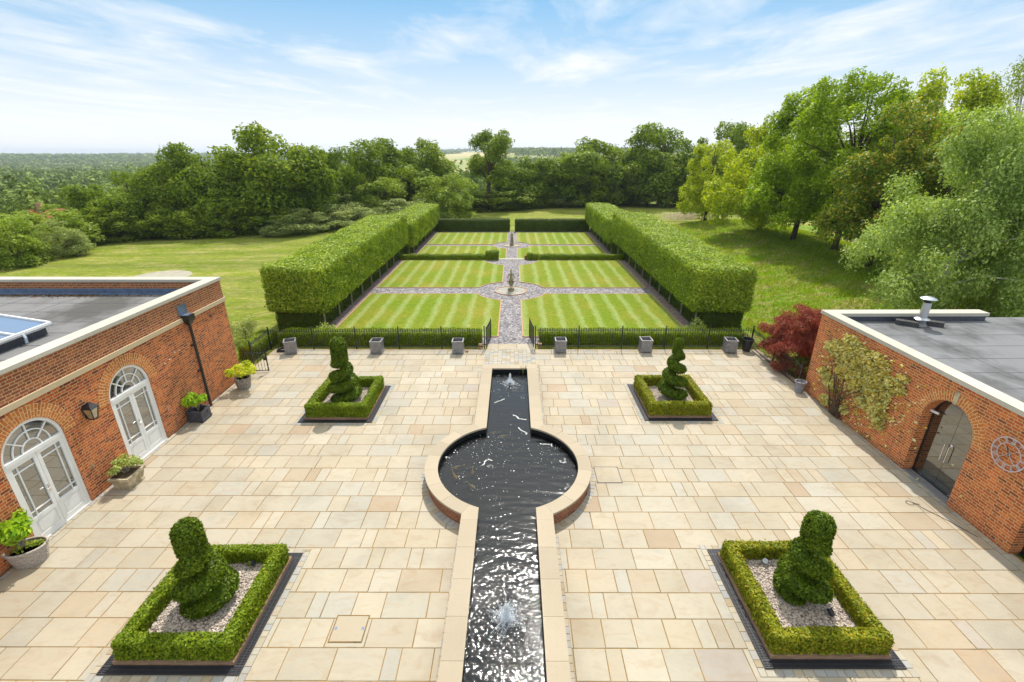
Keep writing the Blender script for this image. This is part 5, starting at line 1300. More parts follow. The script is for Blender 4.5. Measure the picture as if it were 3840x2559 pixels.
def hedge(name, label, cat, dims_list, mat, dens, size, group=None, bulge=.05, wav=.03, bottom=False, seed=0, ratio=.6, ins=.08, trunks=()):
    x0 = (dims_list[0][0]+dims_list[0][1])/2; y0 = (dims_list[0][2]+dims_list[0][3])/2; z0 = min(d[4] for d in dims_list)
    if trunks: z0 = min(q[2] for q in trunks)
    rg = np.random.default_rng(seed+77); parts = []
    for d in dims_list:
        P, N = box_leaves(rg, d, dens, size, bulge, ratio, wav, bottom, seed*1.7); parts.append(leaf_geo(P, N, size, rg, ratio)); parts.append(core_box(d, ins, 0 if not bottom else ins))
    V, F = join_geo(parts)
    if trunks: V[:, 2] += np.clip((V[:, 2]-1.4)/1.2, 0, 1)*(.0125*(V[:, 1]-dims_list[0][2])*(1 if dims_list[0][5] > 3 else .3)+.05*np.sin(V[:, 1]*1.1+seed)*np.sin(V[:, 0]*1.7)+.04*np.sin(V[:, 1]*2.7+seed*2))
    t = thing(name, label, cat, (x0, y0, z0), 0, group)
    link('canopy' if trunks else 'foliage', np_mesh(name+'_leaves', V-np.array([x0, y0, z0]), F), M[mat], t)
    for q in trunks:
        MB().tube([(q[0]-x0, q[1]-y0, q[2]-z0), (q[0]-x0+.02, q[1]-y0, q[2]-z0+.8), (q[0]-x0, q[1]-y0+.02, q[3]-z0)], [.06, .05, .045], 7).build('trunk', M['bark_lt'], t)
    return t
G1 = 'low box hedges behind the railings'
hedge('box_hedge', 'low clipped hedge behind the railing on the left of the gates', 'hedge', [(-11.2, -1.45, 21.35, 22.1, 0, .60)], 'box', 1500, .06, G1, .04, .02, seed=1, ins=.05)
hedge('box_hedge', 'low clipped hedge behind the railing on the right of the gates', 'hedge', [(1.45, 11.3, 21.4, 22.15, 0, .60)], 'box', 1500, .06, G1, .04, .02, seed=2, ins=.05)
hedge('box_hedge', 'short low hedge outside the left railing corner by the field', 'hedge', [(-12.3, -11.55, 19.75, 22.0, -.05, .56)], 'box', 1500, .06, G1, .05, .03, seed=3, ins=.05)
G2 = 'pleached hornbeam hedges on stems'
hedge('pleached_hedge', 'long clipped hornbeam hedge on stems on the left, nearest the railing', 'hedge', [(-12.5, -9.45, 23.3, 43.6, 1.05, 3.25)], 'hornbeam', 480, .112, G2, .07, .018, True, 4, .65, .14, [(-9.78, y, -.05, 1.2) for y in np.arange(23.6, 43.4, 2.2)])
hedge('pleached_hedge', 'far lower stretch of clipped hornbeam hedge on the left, beyond the long one', 'hedge', [(-12.2, -9.25, 44.25, 61.6, .55, 2.62)], 'hornbeam', 400, .13, G2, .08, .02, True, 5, .65, .14, [(-9.66, y, LZ-.05, .8) for y in np.arange(44.6, 61, 2.2)])
hedge('pleached_hedge', 'long clipped hornbeam hedge on stems on the right, nearest the railing', 'hedge', [(9.42, 12.35, 23.4, 45.2, 1.05, 3.22)], 'hornbeam', 480, .112, G2, .07, .018, True, 6, .65, .14, [(9.78, y, -.05, 1.2) for y in np.arange(23.8, 45, 2.2)])
hedge('pleached_hedge', 'far lower stretch of clipped hornbeam hedge on the right, beyond the long one', 'hedge', [(9.25, 12.2, 45.85, 61.4, .6, 2.68)], 'hornbeam', 400, .13, G2, .08, .02, True, 7, .65, .14, [(9.66, y, LZ-.05, .85) for y in np.arange(46.2, 61, 2.2)])
G3 = 'dark yew hedges'
hedge('yew_hedge', 'dark low yew hedge under the left hornbeams, near stretch', 'hedge', [(-12.3, -9.88, 23.5, 33.0, -.1, 1.15)], 'yew_dk', 420, .10, G3, .04, .02, seed=8, ratio=.5)
hedge('yew_hedge', 'dark low yew hedge under the left hornbeams, middle stretch', 'hedge', [(-12.3, -9.88, 33.4, 43.4, -.1, 1.15)], 'yew_dk', 420, .10, G3, .04, .02, seed=9, ratio=.5)
hedge('yew_hedge', 'dark low yew hedge under the far left hornbeams', 'hedge', [(-12.1, -9.75, 44.1, 60.5, LZ-.1, .75)], 'yew_dk', 360, .11, G3, .04, .02, seed=10, ratio=.5)
hedge('yew_hedge', 'dark low yew hedge under the right hornbeams, near stretch', 'hedge', [(9.88, 12.2, 23.6, 31.6, -.1, 1.15)], 'yew_dk', 420, .10, G3, .04, .02, seed=11, ratio=.5)
hedge('yew_hedge', 'dark low yew hedge under the right hornbeams, middle stretch', 'hedge', [(9.88, 12.2, 32.0, 45.0, -.1, 1.15)], 'yew_dk', 420, .10, G3, .04, .02, seed=12, ratio=.5)
hedge('yew_hedge', 'dark low yew hedge under the far right hornbeams', 'hedge', [(9.75, 12.1, 45.6, 60.5, LZ-.1, .75)], 'yew_dk', 360, .11, G3, .04, .02, seed=13, ratio=.5)
hedge('yew_hedge', 'dark wall of yew closing the garden end on the left of the grass gap', 'hedge', [(-9.7, -.32, 59.95, 61.1, LZ-.1, 1.0)], 'yew_dk', 420, .11, G3, .03, .015, seed=14, ratio=.5)
hedge('yew_hedge', 'dark wall of yew closing the garden end on the right of the grass gap', 'hedge', [(.40, 9.6, 59.95, 61.1, LZ-.1, .98)], 'yew_dk', 420, .11, G3, .03, .015, seed=15, ratio=.5)
G4 = 'low hedge pieces across the middle of the garden'
hedge('low_hedge', 'low box hedge with a raised end left of the garden steps', 'hedge', [(-9.75, -2.05, 41.0, 41.5, -.02, .42), (-2.25, -1.18, 40.95, 41.55, -.02, .72)], 'box', 900, .075, G4, .04, .03, seed=16, ins=.05)
hedge('low_hedge', 'small clipped box ball beside the right brick pier of the steps', 'hedge', [(1.38, 1.88, 41.0, 41.5, -.02, .55)], 'box', 1100, .07, G4, .04, .03, seed=17, ins=.05)
hedge('low_hedge', 'second small box ball between the first ball and the long low hedge', 'hedge', [(1.95, 2.38, 41.0, 41.5, -.02, .48)], 'box', 1100, .07, G4, .04, .03, seed=18, ins=.05)
hedge('low_hedge', 'long low box hedge right of the garden steps', 'hedge', [(2.45, 9.7, 41.0, 41.5, -.02, .44)], 'box', 900, .075, G4, .04, .03, seed=19, ins=.05)

# statues
def skin_figure(name, verts, edges, parent, mat):
    me = bpy.data.meshes.new(name); me.from_pydata([v[0] for v in verts], edges, []); o = link(name, me, mat, parent)
    md = o.modifiers.new('skin', 'SKIN'); md.use_smooth_shade = True
    for d, v in zip(me.skin_vertices[0].data if me.skin_vertices else [], verts): d.radius = v[1]; d.use_root = False
    o.modifiers.new('sub', 'SUBSURF').levels = 2; o.modifiers['sub'].render_levels = 2
    return o
def ensure_skin(me):
    if not me.skin_vertices:
        import bmesh
        bm = bmesh.new(); bm.from_mesh(me); lay = bm.verts.layers.skin.verify(); bm.to_mesh(me); bm.free()
def statue(x, y, z, label, robed):
    t = thing('garden_statue', label, 'statue', (x, y, z), 0, 'stone statues on the gravel path')
    b = MB().lathe([(.24, -.02), (.24, .07), (.20, .09), (.20, .15), (.225, .17), (.225, .21), (.01, .215)], 20); b.build('plinth', M['statue'], t)
    v = [((0, 0, .86), (.125, .10)), ((0, .0, .98), (.085, .07)), ((0, .0, 1.10), (.115, .08)), ((0, 0, 1.20), (.07, .055)), ((0, 0, 1.26), (.038, .038)), ((0, -.01, 1.33), (.062, .07)), ((0, 0, 1.41), (.055, .06)),
         ((0, .0, .68), (.135, .115)), ((0, .01, .46 if not robed else .30), (.155, .13)),
         ((-.15, .0, 1.16), (.042, .042)), ((-.20, -.01, .98), (.033, .033)), ((-.20, -.08, .82), (.025, .025)), ((-.19, -.11, .76), (.022, .014)),
         ((.15, .0, 1.16), (.042, .042)), ((.20, .0, .98), (.033, .033)), ((.20, -.09, .84), (.025, .025)), ((.19, -.12, .78), (.022, .014)), ((0, -.075, 1.345), (.012, .016))]
    e = [(0, 1), (1, 2), (2, 3), (3, 4), (4, 5), (5, 6), (0, 7), (7, 8), (2, 9), (9, 10), (10, 11), (11, 12), (2, 13), (13, 14), (14, 15), (15, 16), (5, 17)]
    if robed: v[14] = ((.23, -.03, 1.06), (.036, .036)); v[15] = ((.13, -.09, 1.15), (.028, .028)); v[16] = ((.08, -.10, 1.21), (.024, .018))
    else:
        k = len(v); v += [((-.055, -.01, .40), (.045, .045)), ((-.06, -.01, .26), (.034, .034)), ((-.06, -.06, .225), (.03, .022)), ((.055, -.02, .40), (.045, .045)), ((.065, -.03, .26), (.034, .034)), ((.065, -.09, .225), (.03, .022))]
        e += [(8, k), (k, k+1), (k+1, k+2), (8, k+3), (k+3, k+4), (k+4, k+5)]
    me = bpy.data.meshes.new('statue_body'); me.from_pydata([q[0] for q in v], e, []); ensure_skin(me)
    o = link('body', me, M['statue'], t); o.modifiers.new('skin', 'SKIN').use_smooth_shade = True
    for i, (d, q) in enumerate(zip(me.skin_vertices[0].data, v)): d.radius = q[1]; d.use_root = (i == 0)
    s = o.modifiers.new('sub', 'SUBSURF'); s.levels = 2; s.render_levels = 2
    if not robed:
        MB().lathe([(.14, 1.40), (.145, 1.415), (.075, 1.43), (.065, 1.48), (.01, 1.495)], 18).build('hat', M['statue'], t)
        for sx_ in (-1, 1): MB().lathe([(.04, .62), (.075, .70), (.08, .72), (.065, .715), (.01, .70)], 14, (sx_*.195, -.12, 0)).build('basket', M['statue'], t)
        b = MB()
        for k in range(9): a = PI+PI*k/8; b.tube([(.10*math.cos(a), .075*math.sin(a), .86), (.16*math.cos(a), .13*math.sin(a), .44)], [.016, .022], 6)
        b.build('skirt_folds', M['statue'], t)
    else:
        MB().lathe([(.062, 1.38), (.066, 1.42), (.04, 1.46), (.01, 1.475)], 14, (0, .015, 0)).build('hair', M['statue'], t)
        b = MB()
        for k in range(11): a = PI*.9+PI*1.2*k/10; b.tube([(.11*math.cos(a), .085*math.sin(a), .95), (.145*math.cos(a), .125*math.sin(a), .55), (.165*math.cos(a), .14*math.sin(a), .24)], [.014, .022, .024], 6)
        b.build('robe_folds', M['statue'], t)
    return t
statue(0, C1, .0, 'stone shepherdess in a broad hat carrying baskets, in the nearer gravel circle', False)
statue(0, C2, LZ, 'robed stone figure with one arm raised, in the farther gravel circle', True)

# ------------------------------------------------------------------ trees
def crown_geo(seed, ells, nclump, cr, nleaf, size, zmin=.3, ratio=.62, squash=.82, droop=0.0, inner=.12, prune=0):
    rg = np.random.default_rng(seed); E = np.array([[*e[0], *e[1]] for e in ells], float)
    wv = np.maximum((E[:, 3]*E[:, 4]*E[:, 5])**.66, 1.3); k = rg.choice(len(E), nclump*3, p=wv/wv.sum())
    d = unit(rg.normal(size=(nclump*3, 3))); f = .55+.5*rg.random((nclump*3, 1))**.7
    lump = 1+.16*np.sin(d[:, :1]*3.1+seed)+.14*np.sin(d[:, 1:2]*4.3+seed*2)+.10*np.sin(d[:, 2:]*5.7+seed*3)
    C = E[k, :3]+d*E[k, 3:]*np.minimum(f*lump, 1.08); ok = C[:, 2] > zmin+cr*.3; C = C[ok][:nclump]; nb_ = (np.linalg.norm(C[:, None]-C[None], axis=2) < 2.0*cr).sum(1); C = C[nb_ >= prune]; R = cr*(.6+.75*rg.random(len(C)))
    kk = rg.choice(len(C), nleaf, p=R**2/np.sum(R**2)); dd = rg.normal(size=(nleaf, 3)); dd[:, 2] += .35; dd = unit(dd)
    ragged = 1+.17*np.sin(dd[:, :1]*6+kk[:, None]*1.7)+.13*np.sin(dd[:, 1:2]*7+kk[:, None]*2.3)
    rad = R[kk][:, None]*(.72+.34*rg.random((nleaf, 1)))*ragged; st_ = rg.random((nleaf, 1)) < inner; rad = np.where(st_, rad*rg.random((nleaf, 1))*1.25, rad)
    P = C[kk]+dd*rad*np.array([1, 1, squash])
    if droop: P[:, 2] -= droop*rg.random(nleaf)**1.5*R[kk]*1.8
    P[:, 2] = np.maximum(P[:, 2], .05)
    N = unit(dd*.7+rg.normal(size=P.shape)*.55+np.array([0, 0, .35]))
    al = None if not droop else np.tile(np.array([0, 0, -1.]), (nleaf, 1))
    return leaf_geo(P, N, size, rg, ratio, .22, along=al), C
def trunk_mb(seed, C, top, r, fork=.3, lean=(0, 0), nb=12, n=8):
    rr = random.Random(seed); b = MB(); z = [0, .06, .25, .5, .75, 1.0]; rd = [1.35, 1.0, .85, .68, .42, .12]
    pt = lambda s: Vector((lean[0]*s*top+.12*r*math.sin(s*9+seed)*3, lean[1]*s*top+.12*r*math.cos(s*8+seed)*3, s*top))
    b.tube([pt(s) for s in z], [r*q for q in rd], n)
    idx = rr.sample(range(len(C)), min(nb, len(C)))
    for i in idx:
        e = Vector(C[i]); s = min(.85, max(fork, (e.z/top)*.62)); p = pt(s); m = p.lerp(e, .5)+Vector((0, 0, .12*(e-p).length))
        b.tube([p, p.lerp(m, .5), m, e], [r*.42, r*.34, r*.22, r*.07], 6)
    return b
PROTO = {}
def proto(key, seed, ells, nclump, cr, nleaf, size, mat, bark='bark', top=8.5, r=.28, **kw):
    (V, F), C = crown_geo(seed, ells, nclump, cr, nleaf, size, prune=0 if 'bush' in key else 4, **kw)
    tb = trunk_mb(seed, C, top, r); me = bpy.data.meshes.new(key+'_trunk'); me.from_pydata(tb.v, [], tb.f); me.materials.append(M[bark])
    cm_ = np_mesh(key+'_crown', V, F); cm_.materials.append(M[mat]); PROTO[key] = (cm_, me)
def plant(key, x, y, H, R, label, cat='tree', group=None, name='tree', seed=0, dz=-.1):
    """prototype is 10 high with a 4.5 crown radius"""
    z = tz(x, y)+dz; t = thing(name, label, cat, (x, y, z), seed*1.9, group); t.scale = (R/4.5, R/4.5, (H-z)/10.0)
    link('crown', PROTO[key][0], None, t); link('trunk', PROTO[key][1], None, t); return t
full = [((0, 0, 6.3), (4.4, 4.4, 3.5)), ((.6, -.6, 3.4), (4.3, 4.3, 3.0)), ((-1.2, .5, 5.0), (3.8, 3.8, 3.6))]
proto('oak_round', 1, full, 110, 1.12, 30000, .30, 'oak')
proto('oak_ragged', 2, [((0, 0, 6.2), (4.0, 4.0, 3.7)), ((-1.8, .4, 4.4), (3.0, 3.0, 3.0)), ((1.8, -.5, 3.6), (3.2, 3.2, 3.0))], 110, 1.05, 29000, .29, 'oak')
proto('oak_olive', 3, full, 105, 1.12, 29000, .30, 'oak_ol')
proto('oak_open', 4, [((0, .0, 8.0), (3.6, 3.6, 2.0)), ((-.4, 0, 6.4), (3.8, 3.4, 1.6)), ((-3.4, 0, 4.6), (1.6, 1.6, 1.3)), ((2.6, 0, 5.6), (1.5, 1.5, 1.0))], 70, .75, 15000, .26, 'oak_ol', r=.34, top=9.0, zmin=3.2)
proto('cone_tree', 5, [((0, 0, 5.0), (4.0, 4.0, 4.6)), ((0, 0, 2.6), (4.4, 4.4, 2.2))], 100, 1.1, 25000, .29, 'oak')
proto('bush_light', 6, [((0, 0, 4.6), (4.4, 4.4, 5.2)), ((1.5, -.5, 3), (3.6, 3.6, 3.4))], 105, 1.05, 17000, .36, 'bush', top=7, r=.2)
proto('bush_silver', 7, [((0, 0, 4.4), (4.4, 4.4, 5.2)), ((-1.6, -.5, 3), (3.6, 3.6, 3.4))], 105, 1.05, 17000, .33, 'willow', top=7, r=.2, ratio=.4)
proto('bush_dark', 8, [((0, 0, 4.4), (4.4, 4.4, 5.2)), ((1.6, -.5, 3), (3.6, 3.6, 3.4))], 105, 1.05, 17000, .34, 'oak_ol', top=7, r=.2)
def ppx(px, yt, Y):  # from the survey of the photograph: metres
    dp = Y*.9294; a = (px-1176.5)/1091.0; p = .3779; el = math.atan((784-yt)/1091.0)-p
    z = 8.70 + (Y)*math.tan(el); d = Y*math.cos(p)+(8.70-z)*math.sin(p); return .143+a*d-.0026*Y, z, d/1091.0
GT = 'trees of the belt beyond the meadow'; GS = 'bushes along the meadow edge'
BELT = [
 ('oak_round', 205, 428, 58, 55, 'leftmost dark oak of the belt, low and rounded at the corner of the meadow'),
 ('oak_ragged', 280, 398, 60, 66, 'dark ragged oak, second from the left in the belt, before the valley woods'),
 ('oak_olive', 362, 376, 62, 66, 'sunlit olive topped oak, third from the left in the belt'),
 ('oak_round', 452, 334, 63, 74, 'broad dark oak just left of the tallest oak of the left belt'),
 ('oak_olive', 590, 293, 65, 100, 'tallest broadest oak on the left of the belt, brownish crown'),
 ('oak_round', 700, 352, 66, 58, 'dark oak on the right shoulder of the tallest left oak'),
 ('oak_ragged', 765, 340, 72, 55, 'ragged oak left of the twin dark oaks behind the silver bushes'),
 ('oak_ragged', 843, 319, 78, 68, 'dark spiky topped oak above the small pale tree'),
 ('oak_round', 905, 345, 82, 48, 'dark oak squeezed between the spiky oak and the broad brownish one'),
 ('oak_olive', 970, 324, 80, 66, 'broad brownish oak above the end of the left hornbeam hedge'),
 ('oak_open', 1122, 303, 86, 66, 'tall open oak with bare lower trunk, standing alone in the middle of the belt'),
 ('cone_tree', 1198, 356, 84, 52, 'dark conical tree right of the tall open oak'),
 ('oak_ragged', 1265, 364, 87, 50, 'layered dark tree between the conical tree and the broad olive oak'),
 ('oak_olive', 1365, 322, 86, 78, 'broad olive oak right of the middle, above the right yew wall'),
 ('oak_round', 1437, 385, 92, 45, 'low dark tree between the broad olive oak and the big dark oak'),
 ('oak_ragged', 1535, 289, 95, 80, 'big dark oak to the left of the young lime green tree'),
 ('oak_round', 1480, 350, 97, 46, 'dark shoulder oak left of the big dark oak'),
 ('oak_ragged', 1675, 281, 90, 60, 'dark oak showing behind the young lime green tree'),
]
for i, (k, px, yt, Y, hp, lab) in enumerate(BELT):
    Y += 7 if 1150 < px < 1450 else 0; x, z, m = ppx(px, yt, Y); plant(k, x, Y, z, hp*m*1.22, lab, 'tree', GT, 'oak_tree' if 'oak' in k else 'conical_tree', i+1)
BUSH = [
 ('bush_light', -10, 490, 43, 60, 'pale green bush cut by the left edge of the photo'), ('bush_light', 62, 470, 50, 78, 'large light green bush below the telegraph pole'),
 ('bush_silver', 118, 512, 48, 48, 'silvery bush at the left corner of the meadow'), ('bush_dark', 158, 492, 56, 52, 'dark bush between the light bush and the first oak'),
 ('bush_dark', 235, 480, 56, 46, 'dark undergrowth bush below the second oak'), ('bush_dark', 330, 470, 58, 60, 'dark bush under the third oak'), ('bush_dark', 425, 460, 59, 66, 'dark bush under the broad oak left of the tallest'),
 ('bush_dark', 520, 440, 60, 62, 'dark bush at the foot of the tallest left oak'), ('bush_dark', 612, 462, 61, 52, 'dark bush right of the foot of the tallest left oak'),
 ('bush_silver', 690, 484, 62, 66, 'silver grey bush at the meadow edge, leftmost of the silver row'), ('bush_silver', 640, 508, 60, 36, 'low silver bush in front of the row'), ('bush_silver', 765, 448, 68, 58, 'taller silver grey bush behind the row'),
 ('bush_silver', 820, 480, 66, 62, 'silver bush in the middle of the row above the left hornbeams'), ('bush_silver', 905, 462, 70, 70, 'broad grey green bush just above the left hornbeams'), ('bush_silver', 965, 462, 71, 44, 'last silver bush before the end of the left hornbeams'),
 ('bush_light', 868, 392, 73, 50, 'small rounded pale green tree before the spiky oak'), ('bush_light', 1026, 388, 75, 60, 'bright olive green tree at the end of the left hornbeam hedge'),
 ('bush_dark', 1085, 440, 80, 50, 'dark bush left of the tall open oak trunk'), ('bush_dark', 1150, 428, 79, 68, 'broad dark bush below the conical tree'), ('bush_dark', 1222, 440, 84, 44, 'dark bush below the layered tree'),
 ('bush_silver', 1300, 436, 86, 54, 'rounded silver bush in the middle of the meadow edge'), ('bush_dark', 1372, 420, 88, 56, 'dark bush under the broad olive oak'), ('bush_silver', 1425, 418, 90, 52, 'silver willow bush left of the large one'), ('bush_silver', 1492, 400, 91, 66, 'large silver willow bush before the big dark oak'),
 ('bush_dark', 1570, 430, 92, 46, 'dark bush under the big dark oak'),
]
for i, (k, px, yt, Y, hp, lab) in enumerate(BUSH):
    Y += 8 if px > 1080 else (-1.5 if 'silver' in k or px in (868, 1026) else 0); x, z, m = ppx(px, yt, Y); plant(k, x, Y, z, hp*m*1.12, lab, 'bush', GS, 'bush', i+3)
# near trees on the right bank, each its own crown
def near_tree(name, label, x, y, H, ells, nclump, cr, nleaf, size, mat, seed, bark='bark', r=.2, top=None, lean=(0, 0), group='trees on the right hand bank', nb=14, cat='tree', vz=1.0, **kw):
    z = tz(x, y)-.08; (V, F), C = crown_geo(seed, ells, nclump, cr, nleaf, size, **kw); t = thing(name, label, cat, (x, y, z), 0, group); t.scale = (1, 1, vz)
    link('crown', np_mesh(name+'_crown', V, F), M[mat], t); trunk_mb(seed, C, top or H*.86, r, .22, lean, nb, 10).build('trunk', M[bark], t, smooth=True); return t
near_tree('maple_tree', 'young lime green tree standing alone left of the bank maples', 24.6, 62, 10.2, [((0, 0, 6.2), (2.3, 2.3, 3.8)), ((-.3, 0, 3.0), (2.9, 2.8, 2.4))], 90, .62, 17000, .25, 'maple_yel', 41, squash=.95)
near_tree('maple_tree', 'yellowish maple at the left end of the bank row, dark leaning trunk', 26.5, 51.6, 11.2, [((0, 0, 6.6), (4.3, 4.0, 4.2)), ((-1.0, -.8, 3.2), (4.9, 4.2, 2.6))], 150, .75, 34000, .24, 'maple_yel', 42, r=.24, squash=.95)
near_tree('maple_tree', 'tall green maple, second in the bank row, with a ragged top', 26.6, 45.2, 13.3, [((-.5, 0, 8.6), (3.3, 3.0, 4.2)), ((-.6, -.5, 4.6), (4.9, 4.2, 3.2)), ((-2.4, 0, 11.2), (.6, .6, 1.7)), ((-.9, .2, 12.4), (.6, .6, 1.6)), ((1.0, -.2, 12.2), (.7, .6, 1.7)), ((-3.6, 0, 9.6), (.6, .6, 1.5))], 170, .70, 40000, .23, 'maple', 43, vz=.95, r=.24, squash=1.0)
near_tree('maple_tree', 'tallest maple of the bank row, open arching top against the sky', 27.0, 39.8, 14.4, [((-1.2, 0, 9.0), (3.9, 3.2, 4.8)), ((-.6, 0, 12.3), (1.9, 1.4, 2.0)), ((-3.0, 0, 11.6), (1.4, 1.2, 1.9)), ((-1.4, -.5, 5.0), (4.6, 3.8, 3.4)), ((1.6, 0, 7.5), (3.0, 3.0, 3.4)), ((.9, 0, 13.6), (1.1, .6, .9)), ((1.9, 0, 12.6), (.8, .6, 1.3)), ((-3.6, 0, 13.0), (.5, .5, 1.3)), ((-1.6, 0, 13.7), (.5, .5, 1.0)), ((-4.6, 0, 10.8), (.5, .5, 1.3))], 180, .66, 42000, .21, 'maple', 44, vz=.91, r=.24, squash=1.0)
near_tree('maple_tree', 'dark maple with copper tipped leaves in front of the tallest maple', 25.9, 34.2, 10.4, [((.3, 0, 6.6), (3.9, 3.4, 3.7)), ((-.3, -.3, 3.4), (4.2, 3.6, 2.2))], 150, .64, 40000, .185, 'maple_or', 45, r=.22, lean=(-.06, 0), squash=.95, zmin=.9)
near_tree('maple_tree', 'small dark copper tinted maple beside the birch', 26.8, 30.6, 8.2, [((0, 0, 5.0), (2.8, 2.8, 3.0)), ((.3, 0, 3.0), (2.9, 2.9, 1.8))], 90, .58, 22000, .175, 'maple_or', 46, r=.18, squash=.95)
near_tree('maple_tree', 'tall yellow green maple at the back of the bank row', 39.5, 47.5, 14.6, [((0, 0, 8.8), (4.7, 4.4, 5.2)), ((0, 0, 5.0), (5.0, 4.6, 3.2)), ((-1.8, 0, 13.6), (.7, .6, 1.3)), ((.6, 0, 14.2), (.7, .6, 1.2)), ((2.6, 0, 13.0), (.7, .6, 1.5)), ((4.6, 0, 10.8), (.9, .6, 1.2))], 160, .82, 36000, .26, 'maple_yel', 47, r=.26, squash=.95)
near_tree('maple_tree', 'broad green tree filling the gap between bank maples and birch', 33.5, 38.5, 11.2, [((0, 0, 6.6), (4.6, 4.0, 4.4)), ((0, 0, 3.4), (4.6, 4.0, 2.4))], 150, .76, 32000, .23, 'maple', 48, r=.24, squash=.95)
near_tree('birch_tree', 'large weeping birch overhanging the pavilion roof on the right', 21.4, 23.2, 10.6, [((.6, 0, 7.0), (2.8, 2.8, 3.6)), ((-.1, -.2, 3.8), (4.4, 3.4, 3.2)), ((2.8, 0, 5.5), (3.4, 3.2, 4.0))], 130, .72, 90000, .15, 'birch', 49, 'bark_birch', .16, lean=(.10, 0), nb=18, droop=.75, ratio=.5, inner=.3)
near_tree('birch_tree', 'thin wispy birch with small dark leaves in the top right corner', 27.9, 28.5, 13.0, [((0, 0, 11.0), (1.9, 1.7, 2.2)), ((.8, 0, 8.0), (2.4, 2.2, 2.6))], 46, .55, 9000, .12, 'oak_ol', 50, 'bark_birch', .15, nb=26, droop=.6, ratio=.5)
near_tree('birch_tree', 'second weeping birch at the right edge, behind the pavilion roof', 27.5, 24.5, 10.4, [((0, 0, 6.6), (3.2, 3.0, 3.8)), ((0, 0, 3.6), (3.6, 3.4, 3.2))], 80, .75, 36000, .15, 'birch', 51, 'bark_birch', .15, nb=12, droop=.7, ratio=.5)
near_tree('red_maple', 'low spreading dark red maple between the railing and the pavilion', 12.75, 19.0, 2.75, [((0, 0, 1.85), (1.4, 1.4, .9)), ((-.2, .1, 1.1), (1.65, 1.55, 1.0))], 190, .27, 70000, .085, 'acer', 52, r=.075, top=1.9, group=None, nb=26, zmin=.12, ratio=.3, squash=.6, droop=.25)
near_tree('shrub', 'small green shrub under the red maple by the railing', 12.5, 17.9, 1.0, [((0, 0, .5), (.55, .55, .5))], 16, .25, 1500, .08, 'bush', 53, r=.02, group=None, cat='shrub', zmin=0.0)
near_tree('shrub', 'grey green shrub at the near corner of the left hornbeam hedge', -13.3, 22.2, 1.1, [((0, 0, .55), (.85, .7, .6))], 22, .3, 2600, .09, 'willow', 54, r=.03, group=None, cat='shrub', zmin=0.0, ratio=.35)
near_tree('border_plant', 'pale leaved border plant at the corner of the right lawn', 9.5, 22.75, .8, [((0, 0, .45), (.45, .3, .42))], 14, .2, 700, .10, 'potpale', 55, r=.015, group='pale plants at the lawn corners', cat='plant', zmin=0.0)
near_tree('border_plant', 'pale leaved border plant at the corner of the left lawn', -9.3, 22.6, .7, [((0, 0, .4), (.55, .3, .32))], 14, .2, 700, .10, 'potpale', 56, r=.015, group='pale plants at the lawn corners', cat='plant', zmin=0.0)

# rough grass on the bank, and a drift of mauve flowers
rg = np.random.default_rng(60); n = 70000
X = rg.uniform(12.6, 34, n); Y = 20+42*rg.random(n)**1.25; keep = (np.hypot(X-12.7, Y-19) > .0) & ~((X < 21) & (Y < 18)); X, Y = X[keep], Y[keep]
tuft = .5+.5*np.sin(X*1.9+np.sin(Y*1.3)*2)*np.sin(Y*2.3+np.sin(X*1.1)*2); kp = rg.random(len(X)) < .35+.65*tuft; X, Y = X[kp], Y[kp]
Pg = np.stack([X, Y, terrain(X, Y)+.07], 1); Ng = rg.normal(size=Pg.shape)*np.array([1, 1, .3])
o = link('rough_grass', np_mesh('rough_grass', *leaf_geo(Pg, Ng, .34, rg, .12, .1, along=np.tile(np.array([.25, -.5, 1.]), (len(Pg), 1)))), M['grassblade']); tag(o, kind='stuff')
n = 5000; X = 24.5+rg.normal(size=n)*1.6; Y = 68+rg.normal(size=n)*1.6; h = .25+1.0*rg.random(n)
o = link('wildflowers', np_mesh('wildflowers', *leaf_geo(np.stack([X, Y, terrain(X, Y)+h], 1), rg.normal(size=(n, 3)), .22, rg, .3, .1, along=np.tile(np.array([0, 0, 1.]), (n, 1)))), M['flower']); tag(o, kind='stuff')
# ivy-like weeds at the foot of the fence on the right
# ------------------------------------------------------------------ far country
def far_wood(name, seed, n, r0, r1, t0, t1, rad, lv, size, mask=None, h=(7, 12)):
    rg = np.random.default_rng(seed); Rr = np.sqrt(r0**2+(r1**2-r0**2)*rg.random(n)); T = t0+(t1-t0)*rg.random(n); X = Rr*np.sin(T); Y = Rr*np.cos(T)
    if mask is not None: k = mask(X, Y); X, Y = X[k], Y[k]
    n = len(X); rr_ = rad*(.5+.95*rg.random(n)**1.3); hh = rg.uniform(h[0], h[1], n); Z = terrain(X, Y)
    d = rg.normal(size=(n, lv, 3)); d[..., 2] = np.abs(d[..., 2])*1.0-.25; d /= np.linalg.norm(d, axis=2, keepdims=True)
    lump = 1+.2*np.sin(d[..., :1]*5+np.arange(n)[:, None, None])+.2*np.sin(d[..., 1:2]*6+np.arange(n)[:, None, None]*2)
    P = np.stack([X, Y, Z+hh*.55], 1)[:, None]+d*lump*np.stack([rr_, rr_, hh*.46], 1)[:, None]
    N = d+rg.normal(size=d.shape)*.4
    V, F = leaf_geo(P.reshape(-1, 3), N.reshape(-1, 3), size, rg, .8, .2)
    o = link(name, np_mesh(name, V, F), M['far_wood']); return tag(o, kind='stuff')
field_mask = lambda X, Y: (np.sin(X/95+.6)*np.sin(Y/120+1.0)+.35*np.sin(X/41)) > -.15
rd = math.radians
clear = lambda X, Y: (np.sin(X/88+1.3)*np.sin(Y/52+.4)+.3*np.sin(X/31+Y/40)) > -.62
